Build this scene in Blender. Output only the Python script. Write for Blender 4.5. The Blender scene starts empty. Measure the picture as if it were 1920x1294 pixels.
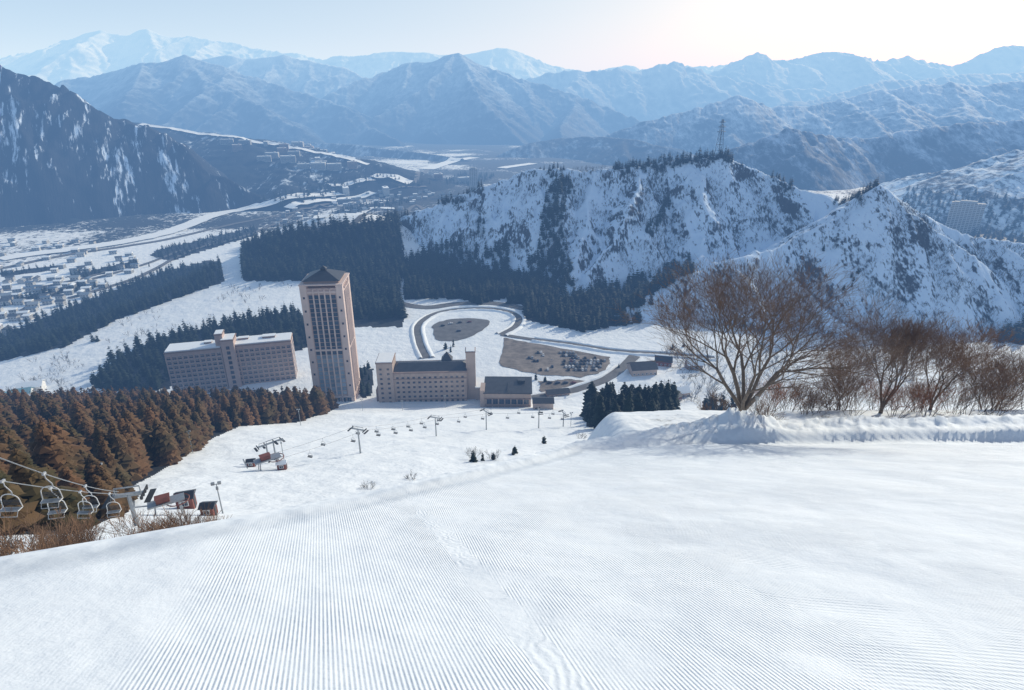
import bpy, math, random, time
import numpy as np
T0=time.time()
random.seed(11); rng=np.random.default_rng(11)
scene=bpy.context.scene; COL=scene.collection
# ------------------------------------------------------------------ survey
FL=1110.0; PIT=math.atan(457/1110.0); CP=math.cos(PIT); SP=math.sin(PIT)
def sight(u,v,D):
    a=(u-960)/FL; b=(647-v)/FL; Y=CP+SP*b; Z=-SP+CP*b
    return (a/Y*D, D, Z/Y*D)
def bearing(x,y,z):
    f=y*CP-z*SP; up=y*SP+z*CP
    f=np.where(f<0.1,0.1,f)
    return 960+FL*x/f, 647-FL*up/f
# ------------------------------------------------------------------ noise
def _h(ix,iy,s):
    n=(ix*374761393+iy*668265263+s*1442695041)&0xFFFFFFFF
    n=((n^(n>>13))*1274126177)&0xFFFFFFFF
    return ((n^(n>>16))&0xFFFF)/65535.0
def vn(x,y,s=0):
    x=np.asarray(x,float); y=np.asarray(y,float)
    fx=np.floor(x); fy=np.floor(y); ix=fx.astype(np.int64); iy=fy.astype(np.int64)
    tx=x-fx; ty=y-fy; tx=tx*tx*(3-2*tx); ty=ty*ty*(3-2*ty)
    a=_h(ix,iy,s); b=_h(ix+1,iy,s); c=_h(ix,iy+1,s); d=_h(ix+1,iy+1,s)
    return (a*(1-tx)+b*tx)*(1-ty)+(c*(1-tx)+d*tx)*ty
def fbm(x,y,o=4,s=0,g=.5):
    r=0; a=1; t=0
    for i in range(o):
        r=r+a*(vn(x*2**i+i*17.3,y*2**i-i*9.1,s+i)-.5)*2; t+=a; a*=g
    return r/t
def ridg(x,y,o=4,s=0):
    r=0; a=1; t=0
    for i in range(o):
        r=r+a*(1-np.abs(vn(x*2**i+i*7.3,y*2**i-i*3.1,s+i)*2-1)); t+=a; a*=.5
    return r/t
def sst(x,a,b):
    t=np.clip((x-a)/(b-a),0,1); return t*t*(3-2*t)
def inpoly(px,py,poly):
    px=np.asarray(px,float); py=np.asarray(py,float)
    r=np.zeros(px.shape,bool); n=len(poly)
    for i in range(n):
        x1,y1=poly[i][:2]; x2,y2=poly[(i+1)%n][:2]
        if y1==y2: continue
        c=((y1>py)!=(y2>py))&(px<(x2-x1)*(py-y1)/(y2-y1)+x1)
        r^=c
    return r
def dpoly(px,py,poly,closed=True):
    d=np.full(np.shape(px),1e9); n=len(poly)
    for i in range(n if closed else n-1):
        x1,y1=poly[i][:2]; x2,y2=poly[(i+1)%n][:2]
        dx,dy=x2-x1,y2-y1
        t=np.clip(((px-x1)*dx+(py-y1)*dy)/(dx*dx+dy*dy+1e-9),0,1)
        d=np.minimum(d,np.hypot(px-x1-t*dx,py-y1-t*dy))
    return d
# ------------------------------------------------------------------ materials
def newmat(name):
    m=bpy.data.materials.new(name); m.use_nodes=True; nt=m.node_tree
    return m,nt,nt.nodes['Principled BSDF']
def nd(nt,t,**k):
    n=nt.nodes.new(t)
    for a,b in k.items(): setattr(n,a,b)
    return n
def mth(nt,op,a,b=None,c=None,clamp=False):
    n=nd(nt,'ShaderNodeMath',operation=op,use_clamp=clamp)
    for i,v in enumerate((a,b,c)):
        if v is None: continue
        if isinstance(v,(int,float)): n.inputs[i].default_value=v
        else: nt.links.new(v,n.inputs[i])
    return n.outputs[0]
def noise(nt,vec,scale,detail=4,rough=.5,dist=0):
    n=nd(nt,'ShaderNodeTexNoise'); n.inputs['Scale'].default_value=scale; n.inputs['Detail'].default_value=detail
    n.inputs['Roughness'].default_value=rough; n.inputs['Distortion'].default_value=dist
    nt.links.new(vec,n.inputs['Vector']); return n.outputs['Fac']
def mrange(nt,v,a,b,c=0,d=1,smooth=False):
    n=nd(nt,'ShaderNodeMapRange'); n.interpolation_type='SMOOTHSTEP' if smooth else 'LINEAR'
    nt.links.new(v,n.inputs[0])
    for i,x in enumerate((a,b,c,d)): n.inputs[i+1].default_value=x
    return n.outputs[0]
def mixc(nt,f,a,b):
    n=nd(nt,'ShaderNodeMix',data_type='RGBA')
    if isinstance(f,(int,float)): n.inputs[0].default_value=f
    else: nt.links.new(f,n.inputs[0])
    for i,v in ((6,a),(7,b)):
        if isinstance(v,tuple): n.inputs[i].default_value=(v+(1,))[:4]
        else: nt.links.new(v,n.inputs[i])
    return n.outputs[2]
def pos(nt): return nd(nt,'ShaderNodeNewGeometry').outputs['Position']
def bump(nt,h,b,dist=1,strength=1):
    n=nd(nt,'ShaderNodeBump'); n.inputs['Distance'].default_value=dist; n.inputs['Strength'].default_value=strength
    nt.links.new(h,n.inputs['Height']); nt.links.new(n.outputs[0],b.inputs['Normal'])
def plain(name,c,rough=.7,metal=0,var=.25,scale=.6):
    m,nt,b=newmat(name)
    g=nd(nt,'ShaderNodeTexCoord').outputs['Object']
    n=noise(nt,g,scale,5,.6)
    f=mrange(nt,n,.3,.7,0,1)
    d=tuple(x*(1-var) for x in c); l=tuple(min(1,x*(1+var*.5)) for x in c)
    nt.links.new(mixc(nt,f,d,l),b.inputs['Base Color'])
    b.inputs['Roughness'].default_value=rough; b.inputs['Metallic'].default_value=metal
    return m
HSNOW=(.68,.79,.92); WSNOW=(.36,.46,.60)  # HSNOW: blue of shaded snow is put into the base colour
def mat_mountain(name,tree=9.0,cover=.0,big=300.,kbig=.9,dark=(.012,.019,.032),sharp=.06,slopek=.6,bumpd=4.0,theta=0,stretch=2.5,snow=HSNOW,fine=.6,elev=None,bst=.6):
    """snow with bare woodland and rock, drawn out down the slope; snowier high up"""
    m,nt,b=newmat(name); g=nd(nt,'ShaderNodeNewGeometry'); p0=g.outputs['Position']
    rt=nd(nt,'ShaderNodeMapping',vector_type='POINT'); rt.inputs['Rotation'].default_value=(0,0,-theta)
    nt.links.new(p0,rt.inputs['Vector'])
    r2=nd(nt,'ShaderNodeMapping'); r2.inputs['Scale'].default_value=(1,1/stretch,1/stretch); nt.links.new(rt.outputs[0],r2.inputs['Vector']); p=r2.outputs[0]
    n1=noise(nt,p,1/tree,4,.62); n2=noise(nt,p,1/big,6,.66,.5)
    sep=nd(nt,'ShaderNodeSeparateXYZ'); nt.links.new(g.outputs['Normal'],sep.inputs[0])
    v=mth(nt,'ADD',.5,mth(nt,'MULTIPLY',mth(nt,'SUBTRACT',n1,.5),fine))
    v=mth(nt,'ADD',v,mth(nt,'MULTIPLY',mth(nt,'SUBTRACT',n2,.5),kbig))
    v=mth(nt,'ADD',v,mth(nt,'MULTIPLY',mth(nt,'SUBTRACT',.85,sep.outputs[2]),slopek))
    v=mth(nt,'ADD',v,cover)
    if elev:
        sp=nd(nt,'ShaderNodeSeparateXYZ'); nt.links.new(p0,sp.inputs[0])
        v=mth(nt,'ADD',v,mrange(nt,sp.outputs[2],elev[0],elev[1],elev[2],-elev[2]))
    f=mrange(nt,v,.5-sharp,.5+sharp,0,1,True)
    dk=mixc(nt,noise(nt,p,1/(tree*3),3),tuple(x*.6 for x in dark),tuple(x*1.7 for x in dark))
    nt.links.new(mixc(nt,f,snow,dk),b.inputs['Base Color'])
    b.inputs['Roughness'].default_value=.85; b.inputs['Specular IOR Level'].default_value=.12
    bump(nt,mth(nt,'ADD',mth(nt,'MULTIPLY',n1,1.0),mth(nt,'MULTIPLY',f,.35)),b,bumpd,bst)
    return m
# ground
def mat_ground():
    m,nt,b=newmat('snow_ground'); p=pos(nt)
    s=nd(nt,'ShaderNodeSeparateXYZ'); nt.links.new(p,s.inputs[0]); x,y=s.outputs[0],s.outputs[1]
    at=nd(nt,'ShaderNodeAttribute',attribute_name='cover').outputs['Fac']
    gr=nd(nt,'ShaderNodeAttribute',attribute_name='groom').outputs['Fac']
    c=mth(nt,'ADD',mth(nt,'MULTIPLY',x,.94),mth(nt,'MULTIPLY',y,.342))
    l=mth(nt,'ADD',mth(nt,'MULTIPLY',x,-.342),mth(nt,'MULTIPLY',y,.94))
    c=mth(nt,'ADD',c,mth(nt,'MULTIPLY',noise(nt,p,.08,1),.12))
    cb=mth(nt,'ADD',c,mth(nt,'MULTIPLY',mth(nt,'SUBTRACT',noise(nt,p,.9,3,.6),.5),.4))   # ragged pass borders
    fr0=mth(nt,'DIVIDE',mth(nt,'ADD',cb,3.2),6.0); pi=mth(nt,'FLOOR',fr0); fr=mth(nt,'FRACT',fr0)
    wn=nd(nt,'ShaderNodeTexWhiteNoise',noise_dimensions='1D'); nt.links.new(pi,wn.inputs['W']); r=wn.outputs['Value']
    sk=mth(nt,'MULTIPLY',mth(nt,'SUBTRACT',r,.5),.34)
    sk=mth(nt,'MULTIPLY',sk,mrange(nt,cb,2.2,3.4,0,1))
    ph=mth(nt,'MULTIPLY',mth(nt,'ADD',c,mth(nt,'MULTIPLY',l,sk)),2*math.pi/.076)
    st=mth(nt,'SINE',ph)
    pat=mrange(nt,noise(nt,p,.30,5,.68,.4),.40,.58,.30,1.3,True)
    mainp=mth(nt,'MULTIPLY',mrange(nt,cb,-3.4,-2.9,0,1,True),mrange(nt,cb,2.2,3.4,1,0,True))
    pat=mth(nt,'MAXIMUM',pat,mth(nt,'MULTIPLY',mainp,.85))
    lef=mrange(nt,cb,-3.6,-3.0,.10,1)
    amp=mth(nt,'MULTIPLY',mth(nt,'MULTIPLY',pat,lef),mth(nt,'MULTIPLY',gr,.0052))
    h=mth(nt,'MULTIPLY',st,amp)
    # cross chatter by the track shoes near the pass borders
    band=mth(nt,'MULTIPLY',mrange(nt,fr,.70,.86,0,1,True),mrange(nt,fr,.90,.999,1,0,True))
    ch=mth(nt,'MULTIPLY',mth(nt,'SINE',mth(nt,'ADD',mth(nt,'MULTIPLY',l,44),mth(nt,'MULTIPLY',noise(nt,p,.6,2),3))),mth(nt,'MULTIPLY',mth(nt,'MULTIPLY',band,mrange(nt,noise(nt,p,.7,3),.42,.60)),mth(nt,'MULTIPLY',gr,.0022)))
    h=mth(nt,'ADD',h,ch)
    # faint crossing machine tracks on the wide side of the piste
    q=mth(nt,'ADD',mth(nt,'MULTIPLY',x,.35),mth(nt,'MULTIPLY',y,.94))
    tr=mth(nt,'SINE',mth(nt,'MULTIPLY',mth(nt,'ADD',q,mth(nt,'MULTIPLY',noise(nt,p,.15,1),1.2)),2*math.pi/.13))
    tm=mth(nt,'MULTIPLY',mrange(nt,noise(nt,p,.22,4,.6,.6),.50,.58,0,1,True),mrange(nt,x,2,5))
    h=mth(nt,'ADD',h,mth(nt,'MULTIPLY',mth(nt,'MULTIPLY',tr,tm),mth(nt,'MULTIPLY',gr,.0065)))
    h=mth(nt,'ADD',h,mth(nt,'MULTIPLY',mth(nt,'MULTIPLY',noise(nt,p,9,5,.7),gr),.016))
    h=mth(nt,'ADD',h,mth(nt,'MULTIPLY',noise(nt,p,.7,5,.6),.10))
    h=mth(nt,'ADD',h,mth(nt,'MULTIPLY',noise(nt,p,.15,3,.5),.75))
    h=mth(nt,'ADD',h,mth(nt,'MULTIPLY',mth(nt,'MULTIPLY',noise(nt,p,.06,5,.6),mth(nt,'SUBTRACT',1,gr)),1.9))
    n1=noise(nt,p,.11,6,.72); n2=noise(nt,p,1/160,4,.55)
    v=mth(nt,'ADD',mth(nt,'ADD',n1,mth(nt,'MULTIPLY',mth(nt,'SUBTRACT',n2,.5),.8)),mth(nt,'SUBTRACT',at,.5))
    f=mrange(nt,v,.44,.56,0,1,True)
    f=mth(nt,'MULTIPLY',f,mrange(nt,at,.02,.15))
    sn=mixc(nt,noise(nt,p,.35,6,.65),(.74,.795,.85),(.835,.87,.90))
    nt.links.new(mixc(nt,f,sn,(.024,.029,.036)),b.inputs['Base Color'])
    b.inputs['Roughness'].default_value=.7; b.inputs['Specular IOR Level'].default_value=.25
    bump(nt,h,b,1,1)
    return m
def mat_foliage(name,c1,c2,c3=None,k3=.5):
    m,nt,b=newmat(name)
    r=nd(nt,'ShaderNodeNewGeometry').outputs['Random Per Island']
    oi=nd(nt,'ShaderNodeObjectInfo').outputs['Random']
    p=pos(nt)
    big=mrange(nt,noise(nt,p,.11,3,.6),.40,.60)
    c=mixc(nt,r,c1,c2)
    if c3: c=mixc(nt,mth(nt,'MULTIPLY',mth(nt,'ADD',big,mth(nt,'MULTIPLY',oi,.7)),k3,clamp=True),c,c3)
    nt.links.new(c,b.inputs['Base Color']); b.inputs['Roughness'].default_value=.8; b.inputs['Specular IOR Level'].default_value=.2
    return m
M={}
M['ground']=mat_ground()
M['cedar']=mat_foliage('cedar_foliage_rust',(.028,.032,.013),(.080,.062,.024),(.145,.076,.034),.62)
M['cedar_dark']=mat_foliage('cedar_foliage_dark',(.008,.018,.017),(.021,.034,.028))
M['bark']=plain('bark',(.10,.08,.065),.9,0,.4,3)
M['bark_pale']=plain('bark_pale',(.18,.14,.11),.9,0,.4,3)
M['twig']=plain('twigs_brown',(.21,.13,.085),.9,0,.3,2)
M['twig_or']=plain('twigs_orange_brown',(.25,.145,.085),.9,0,.3,2)
M['twig_red']=plain('twigs_red',(.36,.14,.06),.9,0,.3,2)
M['twig_grey']=plain('twigs_grey',(.06,.06,.066),.9,0,.3,2)
M['asphalt']=plain('asphalt',(.13,.13,.135),.85,0,.35,.15)
M['lot']=plain('worn_asphalt',(.20,.17,.15),.85,0,.6,.14)
M['snow']=plain('snow_plain',(.81,.85,.885),.7,0,.05,.5)
M['pink']=plain('pink_render',(.54,.405,.355),.8,0,.12,.15)
M['pinkl']=plain('pale_pink_render',(.66,.525,.47),.8,0,.10,.15)
M['pinkd']=plain('pink_render_dark',(.30,.215,.185),.8,0,.12,.15)
M['beige']=plain('beige_render',(.48,.375,.32),.8,0,.15,.15)
M['roofd']=plain('dark_roof_metal',(.045,.05,.06),.45,.2,.3,.3)
M['white']=plain('white_paint',(.75,.75,.74),.5,0,.1,1)
M['greyl']=plain('pale_grey_paint',(.5,.52,.54),.5,0,.1,1)
M['grey']=plain('galvanised_steel',(.34,.36,.38),.45,.5,.2,2)
M['greyd']=plain('dark_steel',(.05,.052,.055),.5,.4,.2,2)
M['redb']=plain('red_brown_paint',(.20,.06,.04),.6,0,.3,1)
M['concrete']=plain('concrete',(.38,.39,.40),.85,0,.2,.3)
M['rubber']=plain('rubber',(.02,.02,.02),.8)
def glass(name,c,rough=.12):
    m,nt,b=newmat(name); 
    oi=nd(nt,'ShaderNodeObjectInfo').outputs['Random']
    isl=nd(nt,'ShaderNodeNewGeometry').outputs['Random Per Island']
    f=mth(nt,'MULTIPLY',mth(nt,'ADD',oi,isl),.5)
    nt.links.new(mixc(nt,f,tuple(x*.4 for x in c),tuple(x*1.7 for x in c)),b.inputs['Base Color'])
    b.inputs['Roughness'].default_value=rough; b.inputs['Specular IOR Level'].default_value=.8
    return m
M['glass']=glass('window_glass',(.04,.055,.08))
M['glassb']=glass('curtain_wall_glass',(.06,.085,.12),.08)
M['glassrefl']=glass('reflection_toned_glass',(.24,.30,.36),.08)  # lower floors: reflection put into the glass as a pale colour
# ------------------------------------------------------------------ mesh helpers
def npmesh(name,v,f,mats,smooth=False,midx=None,attrs=None):
    me=bpy.data.meshes.new(name); v=np.asarray(v,np.float32); f=np.asarray(f,np.int32); k=f.shape[1]
    me.vertices.add(len(v)); me.vertices.foreach_set('co',v.ravel())
    me.loops.add(f.size); me.loops.foreach_set('vertex_index',f.ravel())
    me.polygons.add(len(f)); me.polygons.foreach_set('loop_start',np.arange(0,f.size,k,dtype=np.int32))
    if midx is not None: me.polygons.foreach_set('material_index',np.asarray(midx,np.int32))
    me.polygons.foreach_set('use_smooth',np.full(len(f),smooth))
    if attrs:
        for n,a in attrs.items():
            at=me.attributes.new(n,'FLOAT','POINT'); at.data.foreach_set('value',np.asarray(a,np.float32))
    me.update(calc_edges=True)
    for m in (mats if isinstance(mats,(list,tuple)) else [mats]): me.materials.append(m)
    return me
def add(me,name,loc=(0,0,0),rot=0,parent=None,scale=None):
    o=bpy.data.objects.new(name,me); COL.objects.link(o); o.location=loc; o.rotation_euler=(0,0,rot)
    if scale is not None: o.scale=scale if isinstance(scale,(tuple,list)) else (scale,)*3
    if parent: o.parent=parent
    return o
def tag(o,label,cat,group=None,kind=None):
    if label: o['label']=label
    if cat: o['category']=cat
    if group: o['group']=group
    if kind: o['kind']=kind
    return o
class MB:
    def __init__(s): s.v=[]; s.f=[]; s.m=[]
    def box(s,c,d,m=0,rz=0,taper=1.0):
        x,y,z=d[0]/2,d[1]/2,d[2]/2; b=len(s.v); cr,sr=math.cos(rz),math.sin(rz)
        for k,t in ((-z,1),(z,taper)):
            for i,j in ((-x,-y),(x,-y),(x,y),(-x,y)):
                i*=t; j*=t
                s.v.append((c[0]+i*cr-j*sr,c[1]+i*sr+j*cr,c[2]+k))
        for q in ((0,3,2,1),(4,5,6,7),(0,1,5,4),(1,2,6,5),(2,3,7,6),(3,0,4,7)):
            s.f.append(tuple(b+i for i in q)); s.m.append(m)
        return s
    def tube(s,p,q,r0,r1=None,n=6,m=0):
        r1=r0 if r1 is None else r1
        p=np.array(p,float); q=np.array(q,float); d=q-p; d/=np.linalg.norm(d)+1e-9
        a=np.cross(d,(0,0,1) if abs(d[2])<.9 else (1,0,0)); a/=np.linalg.norm(a); c=np.cross(d,a); b=len(s.v)
        for o,r in ((p,r0),(q,r1)):
            for i in range(n):
                t=2*math.pi*i/n; s.v.append(tuple(o+r*(math.cos(t)*a+math.sin(t)*c)))
        for i in range(n):
            j=(i+1)%n; s.f.append((b+i,b+n+i,b+n+j,b+j)); s.m.append(m)
        s.f.append(tuple(b+i for i in range(n))); s.m.append(m)
        s.f.append(tuple(b+n+i for i in reversed(range(n)))); s.m.append(m)
        return s
    def path(s,pts,r,n=6,m=0):
        for a,b in zip(pts[:-1],pts[1:]): s.tube(a,b,r,r,n,m)
        return s
    def poly(s,vs,fs,m=0):
        b=len(s.v); s.v+= [tuple(x) for x in vs]
        for f in fs: s.f.append(tuple(b+i for i in f)); s.m.append(m)
        return s
    def gable(s,c,w,d,h,over=.4,m=0,hip=0):
        x,y,z=c; a=w/2+over; b=d/2+over; hx=a-hip
        s.poly([(x-a,y-b,z),(x+a,y-b,z),(x+a,y+b,z),(x-a,y+b,z),(x-hx,y,z+h),(x+hx,y,z+h),
                ],[(0,1,5,4),(2,3,4,5),(1,2,5),(3,0,4),(3,2,1,0)],m); return s
    def mesh(s,name,mats):
        me=bpy.data.meshes.new(name); me.from_pydata(s.v,[],s.f)
        for m in mats: me.materials.append(m)
        me.polygons.foreach_set('material_index',s.m); me.update(); return me
def empty(name,loc,rot=0):
    o=bpy.data.objects.new(name,None); COL.objects.link(o); o.location=loc; o.rotation_euler=(0,0,rot); o.empty_display_size=1; return o
def dup(o):
    """copy a thing with its parts"""
    c=o.copy(); COL.objects.link(c)
    for k in o.children:
        kc=k.copy(); kc.parent=c; COL.objects.link(kc)
    return c
# ------------------------------------------------------------------ terrain function
EX=[-200,-60,-30,-20,-14,-10,-7.8,-5.9,1.5,5,15,40,90,200]
EY=[-200,-40,-6,5.5,12,16.2,18.6,21,33,39,44,45.5,48,52]
LP=[(-300,140),(-60,22),(0,-8),(20,-20),(40,-34.5),(60,-48.5),(90,-70.5),(130,-89.5),(160,-103),(200,-121),(250,-143),(300,-166),(335,-183),(352,-189.5),(380,-193),(420,-196),(1e5,-196)]
RP=[(-300,140),(0,-6),(40,-26),(50,-29.0),(60,-33.0),(75,-46),(100,-72),(130,-91),(160,-104)]+LP[9:]
LY,LZ=zip(*LP); RY,RZ=zip(*RP)
BENCH=[(-470,500),(-430,620),(-398,800),(-330,950),(-200,1010),(0,1010),(300,950),(650,840),(760,500),(1200,-400),(-1500,-400),(-950,200),(-570,400)]
BX=[-10,-4,1.5,5.9,10,13,16.5,19,22,24.4,32,45,80]; BH=[0,.35,.6,.7,.85,1.3,2.0,3.0,2.5,2.0,2.0,2.3,2.2]
def G(x,y):
    x=np.asarray(x,float); y=np.asarray(y,float)
    Fz=-5-.5*y
    e=y-np.interp(x,EX,EY)
    wr=sst(x,2,12)
    low=np.interp(y,LY,LZ)*(1-wr)+np.interp(y,RY,RZ)*wr
    lf=np.minimum(x+200,0)
    B=-197+.09*lf+.04*(y-450)*sst(-x,150,350)-.03*np.clip(y-420,0,250)
    low=low*(1-sst(y,340,400))+B*sst(y,340,400)
    d=dpoly(x,y,BENCH); ins=inpoly(x,y,BENCH); sd=np.where(ins,-d,d)
    w=sst(sd,-10,70)
    low=low*(1-w)+(-240+fbm(x/300,y/300,2,5)*2)*w
    low=low+45*np.exp(-(((x+235)/130)**2+((y-890)/95)**2))
    away=sst(e,10,50)
    low=low+away*(fbm(x/45,y/35,4,3)*2.2)*(1-sst(y,300,345)*.7)
    t=sst(e,-1,13)
    z=Fz*(1-t)+low*t
    # ploughed snow bank along the piste edge
    Hh=np.interp(x,BX,BH)*(x>-10)*(1+.15*fbm(x/5,y*0+3,2,61))
    crust=sst(e,-1.7,-.7)*(1-sst(e,2,5))
    lump=1+.08*fbm(x/3.2,y/3.2,2,9)+crust*(.14*fbm(x/.8,y/.8,3,13)+.09*(vn(x/.35,y/.35,14)>.6))
    z=z+Hh*lump*(.62*sst(e,-2.6,-1.2)+.38*sst(e,-1.2,.8)-.85*sst(e,1.2,4.5))*np.where(x>-10,1,0)*(1-sst(e,10,25))
    z=z+.05*fbm(x/6,y/6,3,21)*(1-away)+.18*fbm(x/14,y/14,2,25)*(1-away)
    return z
# ------------------------------------------------------------------ mountains
HILLS=[]
class Hill: pass
def mountain(name,label,crests,k,ks,spur,foot,res,mat,back=None,seed=1,jag=.03,noisea=.05,sub=2,register=False,margin=1.0,spurlen=1.0,warp=.12,theta=0,gully=.035,gs=.10):
    r=random.Random(seed); segs=[]
    allp=[]
    for pts in crests:
        P=[np.array(p,float) for p in pts]
        for it in range(sub):
            Q=[P[0]]
            for a,b in zip(P[:-1],P[1:]):
                L=np.linalg.norm(b-a); m=(a+b)/2
                if L>res*6:
                    m=m+np.array((0,r.uniform(-1,1)*L*.12,r.uniform(-1,1)*L*jag)); Q.append(m)
                Q.append(b)
            P=Q
        for a,b in zip(P[:-1],P[1:]): segs.append((a,b))
        allp+=P
        cum=0; nxt=r.uniform(0,spur)
        for a,b in zip(P[:-1],P[1:]):
            L=np.linalg.norm(b-a)
            while nxt<cum+L:
                c=a+(b-a)*((nxt-cum)/L)
                for sgn in (-1,1):
                    ang=math.atan2(sgn,r.uniform(-.55,.55)); h=c[2]-foot
                    if h<15: continue
                    n=4; ln=h/ks*r.uniform(.6,1.05)*spurlen; cur=c.copy()
                    for q in range(n):
                        ang+=r.uniform(-.3,.3)
                        st=ln/n; dz=-h*r.uniform(.15,.33)*(1.0 if q else .8)*spurlen
                        e=cur+np.array((math.cos(ang)*st,math.sin(ang)*st,dz))
                        segs.append((cur,e))
                        if st>res*5:
                            for s2 in (-1,1):
                                if r.random()<.75:
                                    a2=ang+s2*r.uniform(.6,1.0); l2=st*r.uniform(.5,.9)
                                    c2=cur+(e-cur)*r.random()
                                    e2=c2+np.array((math.cos(a2)*l2,math.sin(a2)*l2,-l2*(ks+k)*.5))
                                    segs.append((c2,e2))
                        cur=e
                nxt+=spur*r.uniform(.6,1.4)
            cum+=L
    A=np.array(allp); hmax=A[:,2].max()-foot; mg=hmax/k*margin+res*3
    x0,x1=A[:,0].min()-mg,A[:,0].max()+mg; y0,y1=A[:,1].min()-mg,A[:,1].max()+(mg if back is None else back)
    nx=int((x1-x0)/res)+1; ny=int((y1-y0)/res)+1
    X,Y=np.meshgrid(np.linspace(x0,x1,nx),np.linspace(y0,y1,ny)); X=X.astype(np.float32); Y=Y.astype(np.float32)
    wl=hmax*.35+20
    wx=X+fbm(X/wl,Y/wl,4,seed+40)*wl*warp; wy=Y+fbm(X/wl,Y/wl,4,seed+60)*wl*warp
    Z=np.full(X.shape,-1e5,np.float32)
    for a,b in segs:
        dx,dy=b[0]-a[0],b[1]-a[1]; LL=dx*dx+dy*dy+1e-6
        t=np.clip(((wx-a[0])*dx+(wy-a[1])*dy)/LL,0,1)
        d=np.sqrt((wx-a[0]-t*dx)**2+(wy-a[1]-t*dy)**2+ (res*.3)**2)
        np.maximum(Z,a[2]+t*(b[2]-a[2])-k*d,out=Z)
    dn=np.clip((Z-foot)/hmax,0,1)
    ct,sn=math.cos(theta),math.sin(theta); Xr=X*ct+Y*sn; Yr=-X*sn+Y*ct
    Z=Z+noisea*hmax*(ridg(X/(hmax*.28),Y/(hmax*.28),5,seed+5)-.6)*np.clip(dn*3,0,1)*(1.25-dn)
    g_=hmax*gs; gw=fbm(X/(g_*3),Y/(g_*3),3,seed+90)*1.2
    Z=Z+gully*hmax*(ridg(Xr/g_+gw,Yr/(g_*3.2)+gw,4,seed+15)-.6)*np.clip(dn*4,0,1)*np.clip((1-dn)*5,.15,1)
    Z=np.where(Z<foot-30,foot-30,Z)
    idx=np.arange(nx*ny).reshape(ny,nx)
    q=np.stack([idx[:-1,:-1],idx[:-1,1:],idx[1:,1:],idx[1:,:-1]],-1).reshape(-1,4)
    zz=Z.ravel(); keep=(zz[q].max(1)>foot-25)
    q=q[keep]; used=np.unique(q); remap=np.zeros(nx*ny,np.int64); remap[used]=np.arange(len(used)); 
    V=np.stack([X.ravel(),Y.ravel(),zz],-1)[used]
    me=npmesh(name,V,remap[q],mat,True)
    o=add(me,name); tag(o,label,None,None,'structure')
    if register:
        h=Hill(); h.x0,h.x1,h.y0,h.y1,h.nx,h.ny,h.Z=x0,x1,y0,y1,nx,ny,Z; HILLS.append(h)
    return o
def Hs(h,x,y):
    fx=(x-h.x0)/(h.x1-h.x0)*(h.nx-1); fy=(y-h.y0)/(h.y1-h.y0)*(h.ny-1)
    ok=(fx>=0)&(fx<h.nx-1.001)&(fy>=0)&(fy<h.ny-1.001)
    cx=np.clip(fx,0,h.nx-1.001); cy=np.clip(fy,0,h.ny-1.001); ix=cx.astype(int); iy=cy.astype(int); tx=cx-ix; ty=cy-iy
    Z=h.Z; z=(Z[iy,ix]*(1-tx)+Z[iy,ix+1]*tx)*(1-ty)+(Z[iy+1,ix]*(1-tx)+Z[iy+1,ix+1]*tx)*ty
    return np.where(ok,z,-1e6)
def H(x,y):
    x=np.asarray(x,float); y=np.asarray(y,float); z=G(x,y)
    for h in HILLS: z=np.maximum(z,Hs(h,x,y))
    return z
DS=np.exp(np.linspace(math.log(3),math.log(12000),1600))
def hit(u,v,dmin=3,dmax=1e9):
    a=(u-960)/FL; b=(647-v)/FL; Yc=CP+SP*b; Zc=-SP+CP*b
    D=DS[(DS>=dmin)&(DS<=dmax)]
    x=a/Yc*D; z=Zc/Yc*D; g=H(x,D); w=np.where(z<=g)[0]
    if len(w)==0: i=len(D)-1; return (x[i],D[i],float(g[i]))
    i=w[0]
    if i==0: return (x[0],D[0],float(g[0]))
    t=(z[i-1]-g[i-1])/((z[i-1]-g[i-1])-(z[i]-g[i])+1e-9); d=D[i-1]+(D[i]-D[i-1])*t
    return (a/Yc*d,d,float(H(np.array([a/Yc*d]),np.array([d]))[0]))
def gz(x,y): return float(H(np.array([x]),np.array([y]))[0])
def crest(u,v,d0,d1):
    D=np.linspace(d0,d1,50); x=sight(u,v,1.0)[0]*D; z=H(x,D); i=int(np.argmax(z/D)); return (float(x[i]),float(D[i]),float(z[i]))
S=lambda L:[sight(*p) for p in L]
hillmat=mat_mountain('snow_hillside',2.5,-.145,42.,.85,(.045,.045,.052),.07,.66,1.5,0,2.6,(.62,.74,.89),.72,None,.6)  # snow colour tinted blue, standing in for shade on the hillsides
mountain('hill','steep snowy ridge with scattered bare trees above the valley',
 [S([(700,440,930),(770,402,900),(900,352,880),(1000,318,862),(1100,320,850),(1180,314,850),(1350,290,850),(1450,332,820),(1560,368,750)])],
 .90,.60,52,-208,2.0,hillmat,seed=3,jag=.02,noisea=.06,register=True,gully=.085,gs=.13,warp=.10)
mountain('hill','pointed snowy hill with cornice ridge and scattered bare trees',
 [S([(1180,575,560),(1240,538,590),(1330,495,600),(1450,466,620),(1540,425,635),(1610,388,645),(1650,345,650),(1700,382,645),(1760,420,630),(1850,450,610),(1920,460,600),(2100,520,590)]),
  S([(1600,372,720),(1650,345,650)])],
 .84,.54,48,-203,1.8,hillmat,seed=8,jag=.01,noisea=.05,register=True,gully=.07,gs=.14,warp=.06)
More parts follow.
